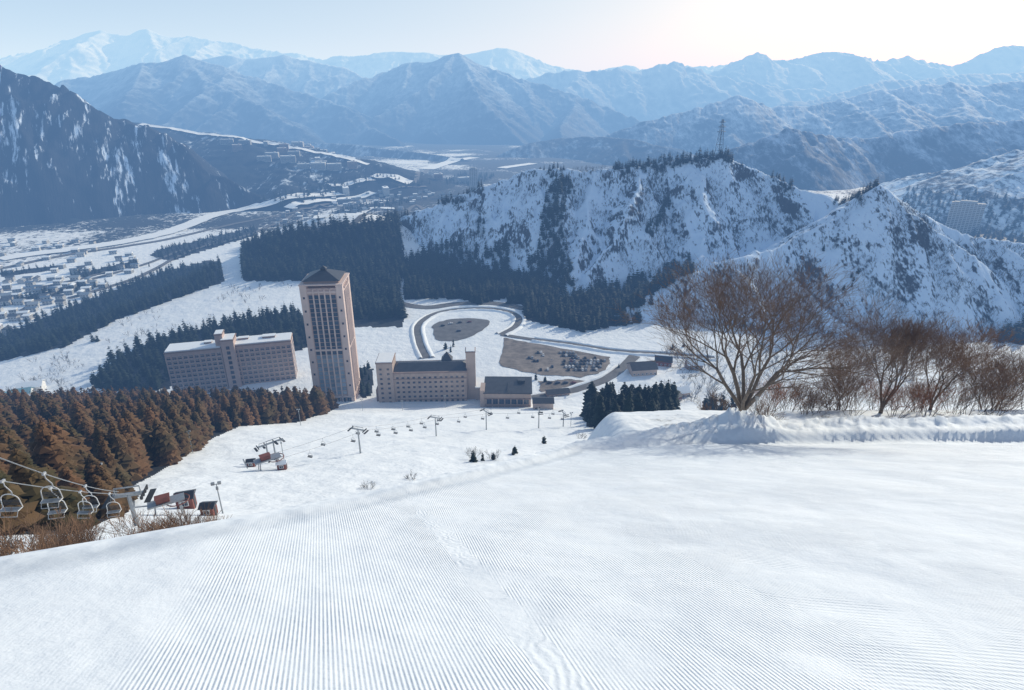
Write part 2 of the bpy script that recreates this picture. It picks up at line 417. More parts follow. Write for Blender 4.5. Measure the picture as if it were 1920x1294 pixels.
mountain('hill','dark steep wooded mountainside streaked with snow',
 [S([(-500,-70,1500),(-250,30,1550),(0,126,1600),(100,158,1600),(200,203,1600),(270,243,1580),(340,288,1550),(400,322,1520),(480,362,1480),(560,398,1430)])],
 .80,.55,110,-242,5,mat_mountain('dark_mountainside',8,.125,50.,1.2,(.012,.016,.026),.07,0,5,.5,6,(.58,.69,.85),.85,(-240,60,.06)),seed=5,register=True,back=900,noisea=.07,theta=.5,gully=.09,gs=.13)
mountain('hill','wooded terrace hill with snowfields above the town',
 [S([(180,228,2150),(300,236,2100),(400,250,2050),(510,268,2000),(600,284,1950),(700,305,1900),(790,335,1850)])],
 .26,.18,300,-242,8,mat_mountain('terrace_hill',15,.14,200.,.95,(.012,.018,.027),.08,0,4),seed=6,register=True,noisea=.10)
mountain('hill','wooded ridge with patchy snow across the far valley',
 [S([(1330,300,2100),(1400,268,2100),(1480,240,2100),(1560,256,2100),(1620,260,2100),(1760,236,2100),(1920,222,2050),(2200,190,2000)])],
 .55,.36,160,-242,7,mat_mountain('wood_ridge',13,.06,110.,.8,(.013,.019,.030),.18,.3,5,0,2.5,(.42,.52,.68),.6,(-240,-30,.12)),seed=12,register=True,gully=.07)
mountain('hill','snowy spur with thin trees beside a dark wood',
 [S([(1790,372,1500),(1860,335,1450),(1920,300,1400),(2100,230,1350)]),S([(1850,335,1550),(1920,300,1500),(2050,250,1500)])],
 .5,.35,100,-242,6,mat_mountain('snow_spur',9,-.02,90.,.9,(.018,.023,.034),.10,.3,3),seed=14,register=True,gully=.06)
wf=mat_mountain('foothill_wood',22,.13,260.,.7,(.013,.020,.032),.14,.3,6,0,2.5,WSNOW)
mountain('hill','low dark wooded foothill closing the valley',[S([(380,262,3600),(480,262,3400),(600,268,3200),(700,276,3000),(770,284,2850),(850,296,2700),(900,308,2600)])],.40,.28,260,-242,10,wf,seed=41,register=True,gully=.06)
mountain('hill','low dark wooded foothill closing the valley',[S([(935,290,2900),(1000,266,3000),(1060,258,3050),(1130,256,2900),(1200,262,2700),(1290,285,2400)])],.42,.30,240,-242,10,wf,seed=43,register=True,gully=.06)
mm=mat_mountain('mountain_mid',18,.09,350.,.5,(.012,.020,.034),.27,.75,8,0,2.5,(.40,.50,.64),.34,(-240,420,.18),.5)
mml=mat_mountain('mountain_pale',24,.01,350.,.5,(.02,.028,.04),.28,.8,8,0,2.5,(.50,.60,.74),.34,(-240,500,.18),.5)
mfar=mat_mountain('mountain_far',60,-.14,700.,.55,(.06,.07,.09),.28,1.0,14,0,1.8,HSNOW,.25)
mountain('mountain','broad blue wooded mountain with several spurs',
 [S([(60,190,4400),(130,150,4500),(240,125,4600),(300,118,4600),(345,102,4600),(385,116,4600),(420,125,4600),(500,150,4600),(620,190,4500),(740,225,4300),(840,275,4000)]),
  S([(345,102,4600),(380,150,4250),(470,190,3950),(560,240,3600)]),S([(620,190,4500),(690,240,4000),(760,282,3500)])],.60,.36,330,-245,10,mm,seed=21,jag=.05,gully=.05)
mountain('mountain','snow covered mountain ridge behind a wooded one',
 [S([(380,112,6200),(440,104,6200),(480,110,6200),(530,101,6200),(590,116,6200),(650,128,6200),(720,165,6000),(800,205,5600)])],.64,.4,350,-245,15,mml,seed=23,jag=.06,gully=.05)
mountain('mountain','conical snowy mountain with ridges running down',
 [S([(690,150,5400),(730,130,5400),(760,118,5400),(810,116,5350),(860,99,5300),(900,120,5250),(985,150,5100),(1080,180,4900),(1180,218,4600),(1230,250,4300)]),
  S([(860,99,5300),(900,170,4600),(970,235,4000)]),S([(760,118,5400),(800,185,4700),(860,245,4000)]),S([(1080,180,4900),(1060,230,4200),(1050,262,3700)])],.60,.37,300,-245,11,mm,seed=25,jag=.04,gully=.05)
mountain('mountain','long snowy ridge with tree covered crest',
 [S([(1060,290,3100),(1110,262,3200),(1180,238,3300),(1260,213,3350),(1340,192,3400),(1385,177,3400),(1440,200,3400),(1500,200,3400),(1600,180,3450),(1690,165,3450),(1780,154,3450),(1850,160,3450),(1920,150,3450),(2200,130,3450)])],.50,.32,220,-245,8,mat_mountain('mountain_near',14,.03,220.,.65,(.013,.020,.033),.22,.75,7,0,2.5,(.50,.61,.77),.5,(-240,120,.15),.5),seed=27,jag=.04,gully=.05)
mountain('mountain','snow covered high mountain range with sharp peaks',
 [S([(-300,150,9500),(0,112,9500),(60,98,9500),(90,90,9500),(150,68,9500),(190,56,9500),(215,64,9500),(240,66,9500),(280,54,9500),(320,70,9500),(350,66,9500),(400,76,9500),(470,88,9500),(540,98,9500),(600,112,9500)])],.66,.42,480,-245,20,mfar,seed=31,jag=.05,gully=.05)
mountain('mountain','distant snowy range under pale skies',
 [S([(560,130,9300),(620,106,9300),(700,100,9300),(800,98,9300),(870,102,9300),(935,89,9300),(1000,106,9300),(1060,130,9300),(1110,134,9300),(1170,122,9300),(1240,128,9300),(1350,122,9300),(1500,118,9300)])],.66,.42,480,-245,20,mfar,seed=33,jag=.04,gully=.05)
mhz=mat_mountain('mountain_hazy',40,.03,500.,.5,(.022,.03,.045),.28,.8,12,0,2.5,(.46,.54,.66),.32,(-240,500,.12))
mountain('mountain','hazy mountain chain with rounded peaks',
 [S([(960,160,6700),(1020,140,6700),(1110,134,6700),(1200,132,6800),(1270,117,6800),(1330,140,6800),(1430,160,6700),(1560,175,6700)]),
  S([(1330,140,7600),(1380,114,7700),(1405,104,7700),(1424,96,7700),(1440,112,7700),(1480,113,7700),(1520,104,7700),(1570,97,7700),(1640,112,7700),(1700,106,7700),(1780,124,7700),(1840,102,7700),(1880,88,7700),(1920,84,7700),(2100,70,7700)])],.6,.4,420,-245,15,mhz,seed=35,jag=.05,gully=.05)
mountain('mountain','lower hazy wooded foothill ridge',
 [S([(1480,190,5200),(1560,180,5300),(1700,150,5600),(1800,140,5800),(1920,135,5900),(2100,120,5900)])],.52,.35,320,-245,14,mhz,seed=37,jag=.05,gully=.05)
print('mountains',time.time()-T0)
# ------------------------------------------------------------------ forest zones (outlines where woods meet the ground)
WOODS=[ # poly, spacing, dmin,dmax, kind, hmin,hmax
 ([(-260,985),(0,975),(120,965),(215,935),(262,905),(300,885),(355,850),(400,822),(450,800),(560,792),(628,768),(615,748),(500,752),(400,752),(200,760),(0,775),(-260,790)],5.4,62,350,'rust',9,18),
 ([(-260,1075),(0,1040),(120,1010),(235,960),(262,930),(215,930),(0,960),(-260,970)],3.9,44,100,'rust',5,10),
 ([(170,728),(250,738),(320,728),(330,655),(560,660),(600,640),(560,580),(430,605),(330,625),(250,655),(195,690)],7.5,380,700,'dark',10,17),
 ([(-100,700),(0,668),(0,630),(150,568),(300,512),(410,482),(422,528),(330,560),(220,600),(120,652)],8,430,900,'dark',10,16),
 ([(455,527),(455,462),(520,440),(600,425),(745,412),(762,500),(750,540),(758,600),(745,640),(700,658),(660,650),(652,525),(560,527)],7.5,560,1050,'dark',13,22),
 ([(758,562),(758,490),(820,470),(850,445),(880,470),(950,462),(962,555),(900,572),(860,560)],7,560,900,'dark',12,20),
 ([(950,570),(960,520),(1010,480),(1012,410),(1030,345),(1080,330),(1050,420),(1070,500),(1075,545),(1000,575)],6.2,560,900,'dark',11,19),
 ([(980,600),(985,575),(1100,548),(1180,525),(1240,505),(1310,490),(1300,510),(1240,545),(1205,605),(1090,622)],6.8,480,760,'dark',12,19),
 ([(1205,440),(1250,375),(1270,385),(1225,445)],6,600,900,'dark',9,14),
 ([(1505,470),(1540,462),(1560,475),(1520,480)],7,500,800,'dark',6,9),
 ([(1580,545),(1600,500),(1612,505),(1595,550)],8,450,700,'dark',6,10),
 ([(890,440),(900,400),(915,410),(908,450)],7,600,900,'dark',10,13),
 ([(1098,800),(1100,775),(1150,765),(1225,775),(1265,790),(1245,808),(1160,815)],6.4,120,300,'dark',9,23),
 ([(1320,775),(1325,755),(1385,755),(1385,775)],5.0,100,320,'dark',11,15),
 ([(1870,640),(1880,620),(1990,600),(1990,660)],7,300,560,'dark',14,20),
 ([(640,690),(700,690),(700,740),(680,748)],7,380,480,'dark',8,12),
 ([(280,480),(290,470),(480,425),(485,440),(320,490)],11,850,1500,'dark',9,12),
 ([(1690,400),(1700,352),(1990,380),(1990,475),(1860,455)],14,680,1700,'dark',14,20),
 ([(620,400),(640,392),(760,372),(770,380),(680,400)],13,1000,1600,'dark',10,14),
 ([(480,370),(640,350),(700,350),(640,368),(520,392)],17,1250,1900,'dark',13,18),
 ([(740,350),(800,338),(810,345),(760,358)],15,1100,2000,'dark',12,15),
 ([(120,520),(160,508),(260,490),(250,500),(160,522)],10,700,1300,'dark',9,12),
 ([(0,566),(90,545),(200,528),(205,536),(100,556),(0,578)],9,600,1000,'dark',7,11),
 ([(0,512),(110,498),(112,504),(0,520)],10,700,1200,'dark',8,11),
 ([(560,345),(700,325),(780,340),(700,345),(600,362)],18,1500,2300,'dark',13,18),
 ([(820,345),(870,325),(930,330),(900,350)],18,1500,2300,'dark',13,18),
]
def scatter(poly,sp,dmin,dmax,seed=0):
    W=[hit(u,v,dmin,dmax) for u,v in poly]
    xs=[w[0] for w in W]; ys=[w[1] for w in W]
    x0,x1=min(xs)-20,max(xs)+20; y0,y1=max(dmin,min(ys)-30),min(dmax,max(ys)+30)
    r=np.random.default_rng(seed+5)
    gx,gy=np.meshgrid(np.arange(x0,x1,sp),np.arange(y0,y1,sp))
    gx=gx.ravel()+r.uniform(-.6,.6,gx.size)*sp; gy=gy.ravel()+r.uniform(-.6,.6,gy.size)*sp
    z=H(gx,gy); u,v=bearing(gx,gy,z)
    k=inpoly(u,v,poly)
    return gx[k],gy[k],z[k]
TREES=[] # x,y,z,h,kind
for i,(poly,sp,a,b,kd,h0,h1) in enumerate(WOODS):
    x,y,z=scatter(poly,sp,a,b,i)
    for j in range(len(x)): TREES.append((x[j],y[j],z[j],random.uniform(h0,h1)*(1 if random.random()>.2 else .65),kd))
for u,v,h in ((888,866,4.5),(905,864,3.5),(925,862,3),(965,850,3.5),(962,853,2.5),(1020,832,4),(1282,650,6),(1260,655,6),(1005,712,7),(1022,716,6),(850,650,9),(835,655,8),(845,660,7),(1160,690,5),(175,640,9),(183,640,8),(280,500,8),(1110,795,16),(1118,792,13)):
    p=hit(u,v,60); TREES.append((p[0],p[1],p[2],h,'dark'))
# rows of trees standing along the ridge crests
for u0,u1,stp,d0,d1,h0,h1 in ((1150,1368,2.0,800,900,9,17),(1028,1062,4,810,900,8,12),(1000,1020,5,810,900,6,9),(1090,1112,7,800,900,5,8),(1448,1492,3,760,860,8,13),(1575,1650,2.6,640,790,7,13),(820,905,4,820,920,8,13),(735,760,3,870,960,10,13),(1375,1440,14,780,860,4,7)):
    u=u0
    while u<u1:
        p=crest(u,330,d0,d1); dd=random.uniform(-12,6); y=p[1]+dd; x=p[0]*y/p[1]
        TREES.append((x,y,gz(x,y),random.uniform(h0,h1),'dark')); u+=stp*random.uniform(.4,1.6)
print('trees',len(TREES),time.time()-T0)
# ------------------------------------------------------------------ ground sheet
na,nr=760,1050
az=np.radians(np.linspace(-64,64,na)); rr=np.exp(np.linspace(math.log(1.2),math.log(24000),nr))
R,A=np.meshgrid(rr,az,indexing='ij'); X=R*np.sin(A); Y=R*np.cos(A)-1.0
Z=G(X,Y)
U,V=bearing(X,Y,Z)
cover=np.zeros(X.shape)
for (poly,sp,a,b,kd,h0,h1) in WOODS:
    k=inpoly(U,V,poly)&(Y>a*.95)&(Y<b*1.05); cover[k]=.75
far=sst(R,950,1400); cover=np.maximum(cover,far*(.53+.22*sst(R,2200,3200)+.40*fbm(X/350,Y/350,3,77)))
e=Y-np.interp(X,EX,EY)
cover=np.where((Y<75)&(X<-12)&(e>24),np.maximum(cover,.30),np.where((Y<75)&(X<-12),0,cover))
cover=np.where((X>14)&(e>5)&(Y<140),.42,cover)
groom=(1-sst(e,-4,-.5))*(Y<60)
idx=np.arange(na*nr).reshape(nr,na)
q=np.stack([idx[:-1,:-1],idx[:-1,1:],idx[1:,1:],idx[1:,:-1]],-1).reshape(-1,4)[:,::-1]
gv=np.stack([X.ravel(),Y.ravel(),Z.ravel()],-1)
g=add(npmesh('ground',gv,q,M['ground'],True,attrs={'cover':cover.ravel(),'groom':groom.ravel()}),'ground')
tag(g,'groomed ski slope dropping to a snowy valley floor',None,None,'structure')
print('ground',time.time()-T0)
# ------------------------------------------------------------------ roads
def smooth_path(P,n=6):
    P=np.array(P,float); out=[]
    for i in range(len(P)-1):
        p0=P[max(i-1,0)];p1=P[i];p2=P[i+1];p3=P[min(i+2,len(P)-1)]
        for t in np.linspace(0,1,n,endpoint=False):
            out.append(.5*((2*p1)+(-p0+p2)*t+(2*p0-5*p1+4*p2-p3)*t*t+(-p0+3*p1-3*p2+p3)*t**3))
    out.append(P[-1]); return np.array(out)
def frame(pts,n):
    P=[hit(u,v,350)[:2] for u,v in pts]
    P=smooth_path(P,n)[:, :2]; T=np.gradient(P,axis=0); T/=np.linalg.norm(T,axis=1)[:,None]+1e-9; return P,np.stack([-T[:,1],T[:,0]],-1)
def strip(name,label,pts,w,mat,lift=.35,n=8):
    P,N=frame(pts,n); cols=[]
    for s in (-.5,-.17,.17,.5):
        q=P+N*w*s*(1+.16*fbm(P[:,0]/12,P[:,1]/12,2,int(s*10)+20))[:,None]; cols.append(np.stack([q[:,0],q[:,1],np.maximum(H(q[:,0],q[:,1]),H(P[:,0],P[:,1]))+lift],-1))
    V=np.stack(cols,1).reshape(-1,3); n_=len(P); idx=np.arange(n_*4).reshape(n_,4)
    f=np.stack([idx[:-1,:-1],idx[:-1,1:],idx[1:,1:],idx[1:,:-1]],-1).reshape(-1,4)[:,::-1]
    o=add(npmesh(name,V,f,mat,True),name); tag(o,label,None,None,'structure'); return o
def berm(pts,w,h=1.5,n=14,sides=(-1,1)):
    P,N=frame(pts,n)
    for s in sides:
        cols=[]
        for k,(o_,hh) in enumerate(((0,-.3),(.6,.75),(1.4,1.0),(2.4,.7),(3.6,-.3))):
            q=P+N*s*(w/2-.3+o_*1.25); zz=H(q[:,0],q[:,1])+.3+hh*h*(.55+.9*vn(q[:,0]/4,q[:,1]/4,k)); cols.append(np.stack([q[:,0],q[:,1],zz],-1))
        V=np.stack(cols,1).reshape(-1,3); idx=np.arange(len(P)*5).reshape(-1,5)
        f=np.stack([idx[:-1,:-1],idx[:-1,1:],idx[1:,1:],idx[1:,:-1]],-1).reshape(-1,4)
        if s>0: f=f[:,::-1]
        o=add(npmesh('snow_bank',V,f,M['snow'],True),'snow_bank'); tag(o,'ploughed snow bank along the road edge',None,None,'structure')
def area(name,label,poly,mat,lift=.25,round_=True):
    P=[hit(u,v,350)[:2] for u,v in poly]
    if round_: P=smooth_path(P+[P[0]],5)[:-1,:2]
    else:
        P=np.array(P); P=np.concatenate([P[i]+(P[(i+1)%len(P)]-P[i])*np.linspace(0,1,10,endpoint=False)[:,None] for i in range(len(P))])
    P=P+2.0*np.stack([fbm(P[:,0]/5,P[:,1]/5,2,3),fbm(P[:,0]/5,P[:,1]/5,2,4)],-1)
    c=P.mean(0); rings=[c+(P-c)*t for t in (0.02,.25,.5,.75,1.0)]
    V=np.concatenate([np.stack([r[:,0],r[:,1],H(r[:,0],r[:,1])+lift],-1) for r in rings]); n=len(P)
    f=[]
    for k in range(4):
        for i in range(n):
            j=(i+1)%n; f.append((k*n+i,k*n+j,(k+1)*n+j,(k+1)*n+i))
    f=np.array(f)
    a,b,c_=V[f[0,0]],V[f[0,1]],V[f[0,2]]
    if np.cross(b-a,c_-a)[2]<0: f=f[:,::-1]
    o=add(npmesh(name,V,f,mat,True),name); tag(o,label,None,None,'structure'); return o
loop=[(800,672),(786,640),(786,608),(825,586),(890,579),(945,583),(972,595),(966,613),(940,628)]
strip('road','curved asphalt loop road between snow banks',loop,6.5,M['asphalt'],.45); berm(loop,6.5,1.2)
r1=[(940,628),(1000,637),(1080,647),(1150,658),(1240,664),(1340,672)]
strip('road','asphalt road curving past the car park',r1,5.5,M['asphalt'],.50); berm(r1[1:],5.5,1.1)
r2=[(1190,668),(1168,690),(1130,715),(1060,738),(1000,748)]
strip('road','asphalt road leading down to the hotel',r2,9,M['asphalt'],.55); berm(r2[1:],9,1.3)
r3=[(750,570),(800,577),(860,570),(930,570),(985,580)]
strip('road','asphalt forecourt road before the woods',r3,12,M['asphalt'],.42)
area('car_park','oval asphalt car park inside the loop road',[(810,614),(830,602),(870,597),(912,600),(918,609),(888,628),(850,640),(818,636)],M['asphalt'],.30)
area('car_park','worn asphalt car park beside the hotel',[(946,634),(1000,644),(1144,670),(1138,694),(1092,708),(1000,702),(936,686)],M['lot'],.33,False)
area('car_park','small asphalt yard below the big car park',[(1010,716),(1060,712),(1110,716),(1060,732),(1015,736)],M['lot'],.36,False)
for pts,w in (([(0,505),(130,478),(300,452),(420,425),(560,395),(680,372),(800,350)],12),([(130,560),(260,520),(360,470),(470,440),(560,400)],9),([(560,430),(680,405),(780,385),(860,372)],10),([(780,345),(800,320),(850,300),(900,290)],16),([(20,600),(80,560),(150,530),(260,500),(340,470)],8),([(0,545),(100,535),(200,510)],8),([(600,385),(700,385),(790,362)],10)):
    strip('road','valley road through snowfields and houses',pts,w,M['asphalt'],1.0,n=14)
for pts,w in (([(120,470),(230,455),(320,435),(420,400),(520,378),(640,365)],38),([(262,234),(330,244),(400,254),(460,262),(520,273),(600,288),(690,310)],26),([(800,318),(850,302),(890,296)],60),([(940,316),(1000,307)],45),([(0,488),(60,478),(130,470)],35),([(700,330),(770,345)],50),([(540,392),(620,378),(700,362)],30),([(600,412),(680,398),(740,392)],22),([(620,350),(700,338)],30)):
    strip('snow_field','open snow covered field in the valley',pts,w,M['snow'],2.0,n=14)
print('roads',time.time()-T0)
# ------------------------------------------------------------------ trees
def conifer_geo(h,r,layers,nb,seed,fold=True):
    rg=random.Random(seed); V=[];Fc=[]; lean=(rg.uniform(-.04,.04),rg.uniform(-.04,.04)); pw=rg.uniform(1.3,2.6)
    for i in range(layers):
        t=(i+.5*rg.random())/layers; z=h*(.05+.93*t); ox,oy=lean[0]*z,lean[1]*z
        L0=r*(1-t**pw)**.85*rg.uniform(.68,1.15)*(.8 if i==0 else 1)+.25
        for j in range(nb if t<.75 else max(4,nb-3)):
            if rg.random()<.08: continue
            a=2*math.pi*(j+rg.random()*.9)/nb+i*.7; L=L0*rg.uniform(.55,1.2); w=L*rg.uniform(.34,.6)+.14
            c,s=math.cos(a),math.sin(a); up=rg.uniform(-.05,.35)*L; dr=rg.uniform(.0,.40)*L
            b=len(V)
            def P(rad,lat,zz): return (c*rad-s*lat+ox,s*rad+c*lat+oy,z+zz)
            V+= [P(0,0,up*.4+.25*L0),P(L*.6,w,-dr*.25),P(L,0,-dr+up*.5),P(L*.6,-w,-dr*.25),P(L*.55,0,up*.6+.12*L0+.1)]
            Fc+=[(b,b+1,b+4),(b+1,b+2,b+4),(b+2,b+3,b+4),(b+3,b,b+4)] if fold else [(b,b+1,b+2),(b,b+2,b+3)]
    b=len(V); ox,oy=lean[0]*h,lean[1]*h; V+=[(.2+ox,oy,h*.93),(-.1+ox,.18+oy,h*.93),(-.1+ox,-.18+oy,h*.93),(ox,oy,h*1.01)]; Fc+=[(b,b+1,b+3),(b+1,b+2,b+3),(b+2,b,b+3)]
    return np.array(V),np.array(Fc)
trunk=MB().tube((0,0,-1.2),(0,0,12.5),.26,.05,7).mesh('trunk',[M['bark']])
crowns={'rust':[],'dark':[]}
for k in range(9):
    v,f=conifer_geo(15,2.8+.35*(k%4),23,14,k)
    crowns['rust'].append(npmesh('crown',v,f,M['cedar'])); crowns['dark'].append(npmesh('crown',v,f,M['cedar_dark']))
size=[]
for t in TREES:
    u,v=bearing(t[0],t[1],t[2]+t[3]*.6); size.append((t[3]/math.hypot(t[0],t[1]) if (-20<u<1940 and v<1000) else 0))
order=np.argsort(size)[::-1]; big=set(order[:300].tolist())
for n,i in enumerate(order[:300]):
    x,y,z,h,kd=TREES[i]; s=h/15; rs=random.uniform(.85,1.4)*(15/h)**.3
    e_=add(None,'conifer_tree',(x,y,z),random.uniform(0,6.28)); e_.scale=(s*rs,s*rs,s)
    tag(e_,('rust brown cedar tree in the wood beside the piste' if kd=='rust' else 'dark green conifer standing on the snowy slope'),'tree','conifers of the slope woods')
    a=bpy.data.objects.new('trunk',trunk); COL.objects.link(a); a.parent=e_
    a=bpy.data.objects.new('crown',random.choice(crowns[kd])); COL.objects.link(a); a.parent=e_
def merged(lst,bases):
    VV=[];FF=[];off=0
    for (x,y,z,h,_) in lst:
        v,f=bases[random.randrange(len(bases))]; a=random.uniform(0,6.28); c,s=math.cos(a),math.sin(a); k=h/15; kr=k*random.uniform(.8,1.35)
        w=np.empty_like(v); w[:,0]=(v[:,0]*c-v[:,1]*s)*kr+x; w[:,1]=(v[:,0]*s+v[:,1]*c)*kr+y; w[:,2]=v[:,2]*k+z-.4
        VV.append(w); FF.append(f+off); off+=len(v)
    return np.concatenate(VV),np.concatenate(FF)
lows=[conifer_geo(15,3.3,10,7,50+k,False) for k in range(6)]
mids=[conifer_geo(15,3.3,14,10,70+k,True) for k in range(6)]
for kd,mt,lb,bs in (('rust','cedar','dense rust brown cedar wood beside the piste',mids),('dark','cedar_dark','dark conifer woods on the snowy hills',lows)):
    l=[TREES[i] for i in range(len(TREES)) if i not in big and TREES[i][4]==kd]
    if l:
        v,f=merged(l,bs); o=add(npmesh('conifer_woodland',v,f,M[mt]),'conifer_woodland'); tag(o,lb,'woodland',None,'stuff')
print('conifers',time.time()-T0)
# bare trees
def tubes_np(S_,n):
    S_=np.array(S_,float); p=S_[:,0:3]; q=S_[:,3:6]; r0=S_[:,6]; r1=S_[:,7]
    d=q-p; d/=np.linalg.norm(d,axis=1)[:,None]+1e-9
    up=np.where(np.abs(d[:,2:3])<.9,np.array([[0,0,1.]]),np.array([[1.,0,0]]))
    a=np.cross(d,up); a/=np.linalg.norm(a,axis=1)[:,None]; c=np.cross(d,a); N=len(p)
    th=2*np.pi*np.arange(n)/n
    ring=np.cos(th)[None,:,None]*a[:,None,:]+np.sin(th)[None,:,None]*c[:,None,:]
    V=np.concatenate([p[:,None,:]+ring*r0[:,None,None],q[:,None,:]+ring*r1[:,None,None]],1).reshape(-1,3)
    i=np.arange(n); j=(i+1)%n; f=np.stack([i,n+i,n+j,j],-1)
    Fc=(f[None]+(np.arange(N)*2*n)[:,None,None]).reshape(-1,4)
    return V,Fc
def bare_geo(h,depth,seed,stems=3,spread=.5,kids=3,r0=.16,side=2,L0=.40,up=.10,bole=0,flare=(.25,.75)):
    rg=random.Random(seed); thick=[];thin=[]
    def grow(p,d,L,r,lv):
        n=3 if lv<3 else 2; cur=np.array(p,float); dd=np.array(d,float)
        for i in range(n):
            dd=dd+np.array([rg.gauss(0,.10),rg.gauss(0,.10),rg.gauss(.03,.05)]); dd/=np.linalg.norm(dd)
            e=cur+dd*L/n; ra=r*(1-.35*i/n); rb=r*(1-.35*(i+1)/n)
            (thick if lv<3 else thin).append((*cur,*e,ra,rb)); cur=e
            if lv<depth and (i>0 or lv>0):
                k=kids if i==n-1 else (1 if lv<2 else side)
                for _ in range(k):
                    ax=np.array([rg.gauss(0,1),rg.gauss(0,1),rg.gauss(0,.5)]); ax-=ax.dot(dd)*dd; ax/=np.linalg.norm(ax)+1e-9
                    nd_=dd+ax*rg.uniform(.30,.72)*(spread/.5); nd_[2]+=up; nd_/=np.linalg.norm(nd_)
                    grow(cur,nd_,L*rg.uniform(.55,.8),rb*rg.uniform(.5,.7),lv+1)
    if bole: thick.append((0,0,-1.2,0,0,bole*.5,r0*1.9,r0*1.6)); thick.append((0,0,bole*.5,.05,0,bole+.1,r0*1.6,r0*1.45))
    for s in range(stems):
        a=2*math.pi*(s+rg.random()*.5)/max(stems,1); t=rg.uniform(*flare)*spread/.5 if stems>1 else .05
        grow((math.cos(a)*.12,math.sin(a)*.12,bole-.1 if bole else -1.0),(math.cos(a)*t,math.sin(a)*t,1),h*L0*rg.uniform(.85,1.1),r0*rg.uniform(.8,1.1),0)
    return thick,thin
def bare_tree(name,label,cat,loc,h,depth,seed,stems,spread,kids,r0,mt,mtw,group=None,minr=.008,side=2,L0=.40,up=.10,bole=0,flare=(.25,.75),wide=1.0):
    th,tn=bare_geo(h,depth,seed,stems,spread,kids,r0,side,L0,up,bole,flare)
    a=np.array(th+tn); k=h/max(1e-3,a[:,5].max())   # scale to the wanted height
    e_=add(None,name,loc)
    tag(e_,label,cat,group)
    def sc(t):
        t=np.array(t)*k; t[:,[0,1,3,4]]*=wide; return t
    th=sc(th); v,f=tubes_np(th,7); add(npmesh('trunk',v,f,mt,True),'trunk',parent=e_)
    tn=sc(tn); tn[:,6:8]=np.maximum(tn[:,6:8],minr); v,f=tubes_np(tn,3); add(npmesh('crown',v,f,mtw,False),'crown',parent=e_)
    return e_
def at(u,v,D):
    x,y,_=sight(u,v,D); return (x,y,gz(x,y))
bare_tree('bare_tree','large spreading leafless tree behind the snow bank','tree',at(1395,750,52),17.8,5,4,6,.54,3,.28,M['bark_pale'],M['twig'],None,.0085,1,.38,.07,1.9,(.2,.66),1.12)
bare_tree('bare_tree','leafless multi stemmed tree behind the snow bank','tree',at(1655,760,57),14,5,9,5,.5,3,.18,M['bark_pale'],M['twig'],None,.008,1,.40,.10,1.2,(.15,.5),1.0)
bare_tree('bare_tree','leafless multi stemmed tree behind the snow bank','tree',at(1745,765,60),12.5,5,12,4,.5,3,.16,M['bark_pale'],M['twig_or'],None,.008,1,.42,.10,.8,(.15,.5))
bare_tree('bare_tree','smaller leafless tree behind the snow bank','tree',at(1575,765,64),10.5,5,15,4,.5,3,.14,M['bark_pale'],M['twig_or'],None,.007,1,.44,.08)
bare_tree('bare_tree','smaller leafless tree behind the snow bank','tree',at(1860,765,64),10,5,18,4,.5,3,.14,M['bark_pale'],M['twig'],None,.007,1,.44,.08)
bl=[(1440,770,56,4.6,'twig_red'),(1480,770,60,5,'twig_or'),(1530,770,58,4.0,'twig_or'),(1600,770,56,4.2,'twig_or'),(1680,772,55,4.6,'twig_red'),(1720,770,58,5,'twig_or'),(1790,770,57,6,'twig_or'),(1840,770,58,6,'twig'),(1890,768,58,6.5,'twig_or'),(1925,768,60,7.5,'twig'),(1340,762,62,3.5,'twig'),(1560,770,60,5,'twig_or'),(1640,770,62,5,'twig_red'),(1770,768,64,7,'twig'),(1460,770,63,6,'twig_or'),(1700,770,63,6,'twig_or'),(1510,770,57,3.2,'twig'),(1740,772,56,4.2,'twig_red'),(1815,772,56,4.4,'twig_or'),(1865,772,56,4.6,'twig_or'),(1430,768,53,2.8,'twig_or'),(1955,770,60,7,'twig_or')]
for i,(u,v,D,h,m_) in enumerate(bl):
    bare_tree('shrub','leafless '+('reddish' if 'red' in m_ else 'brown')+' shrub behind the snow bank','shrub',at(u,v,D),h,3,30+i,7,.42,3,.035,M['bark'],M[m_],'shrubs along the snow bank',.008,1,.5)
for i,(u,v,h) in enumerate([(885,862,4),(925,862,3.4),(770,898,2.2),(690,915,1.8),(1090,822,2.6)]):
    p=hit(u,v,45,400)
    bare_tree('shrub','leafless grey shrub poking through the snow','shrub',p,h,3,60+i,7,.5,2,.03,M['bark'],M['twig_grey'],'shrubs on the slope',.012,1,.5)
protos=[]
for i in range(90):
    x=random.uniform(-52,-17); y=float(np.interp(x,EX,EY))+random.uniform(14,34)
    if x>-24 and y>34: y-=8
    p=(x,y,gz(x,y))
    if i<6:
        o=bare_tree('shrub','leafless brown shrub below the chairlift','shrub',p,2.6,3,90+i,9,.5,3,.03,M['bark'],M[('twig','twig_or','twig')[i%3]],'shrubs below the chairlift',.008,1,.5); protos.append(o)
    else:
        o=dup(protos[i%6]); o.location=p; o.rotation_euler=(0,0,random.uniform(0,6)); s=random.uniform(.5,1.2); o.scale=(s,s,s)
def small_bare(seed):
    th,tn=bare_geo(8,2,seed,2,.45,2,.10); a=np.array(th+tn); a=a*(8/a[:,5].max()); a[:,6:8]=np.maximum(a[:,6:8],.06); v,f=tubes_np(a,3); return v*15/8,f
sb=[small_bare(200+k) for k in range(6)]
L=[]
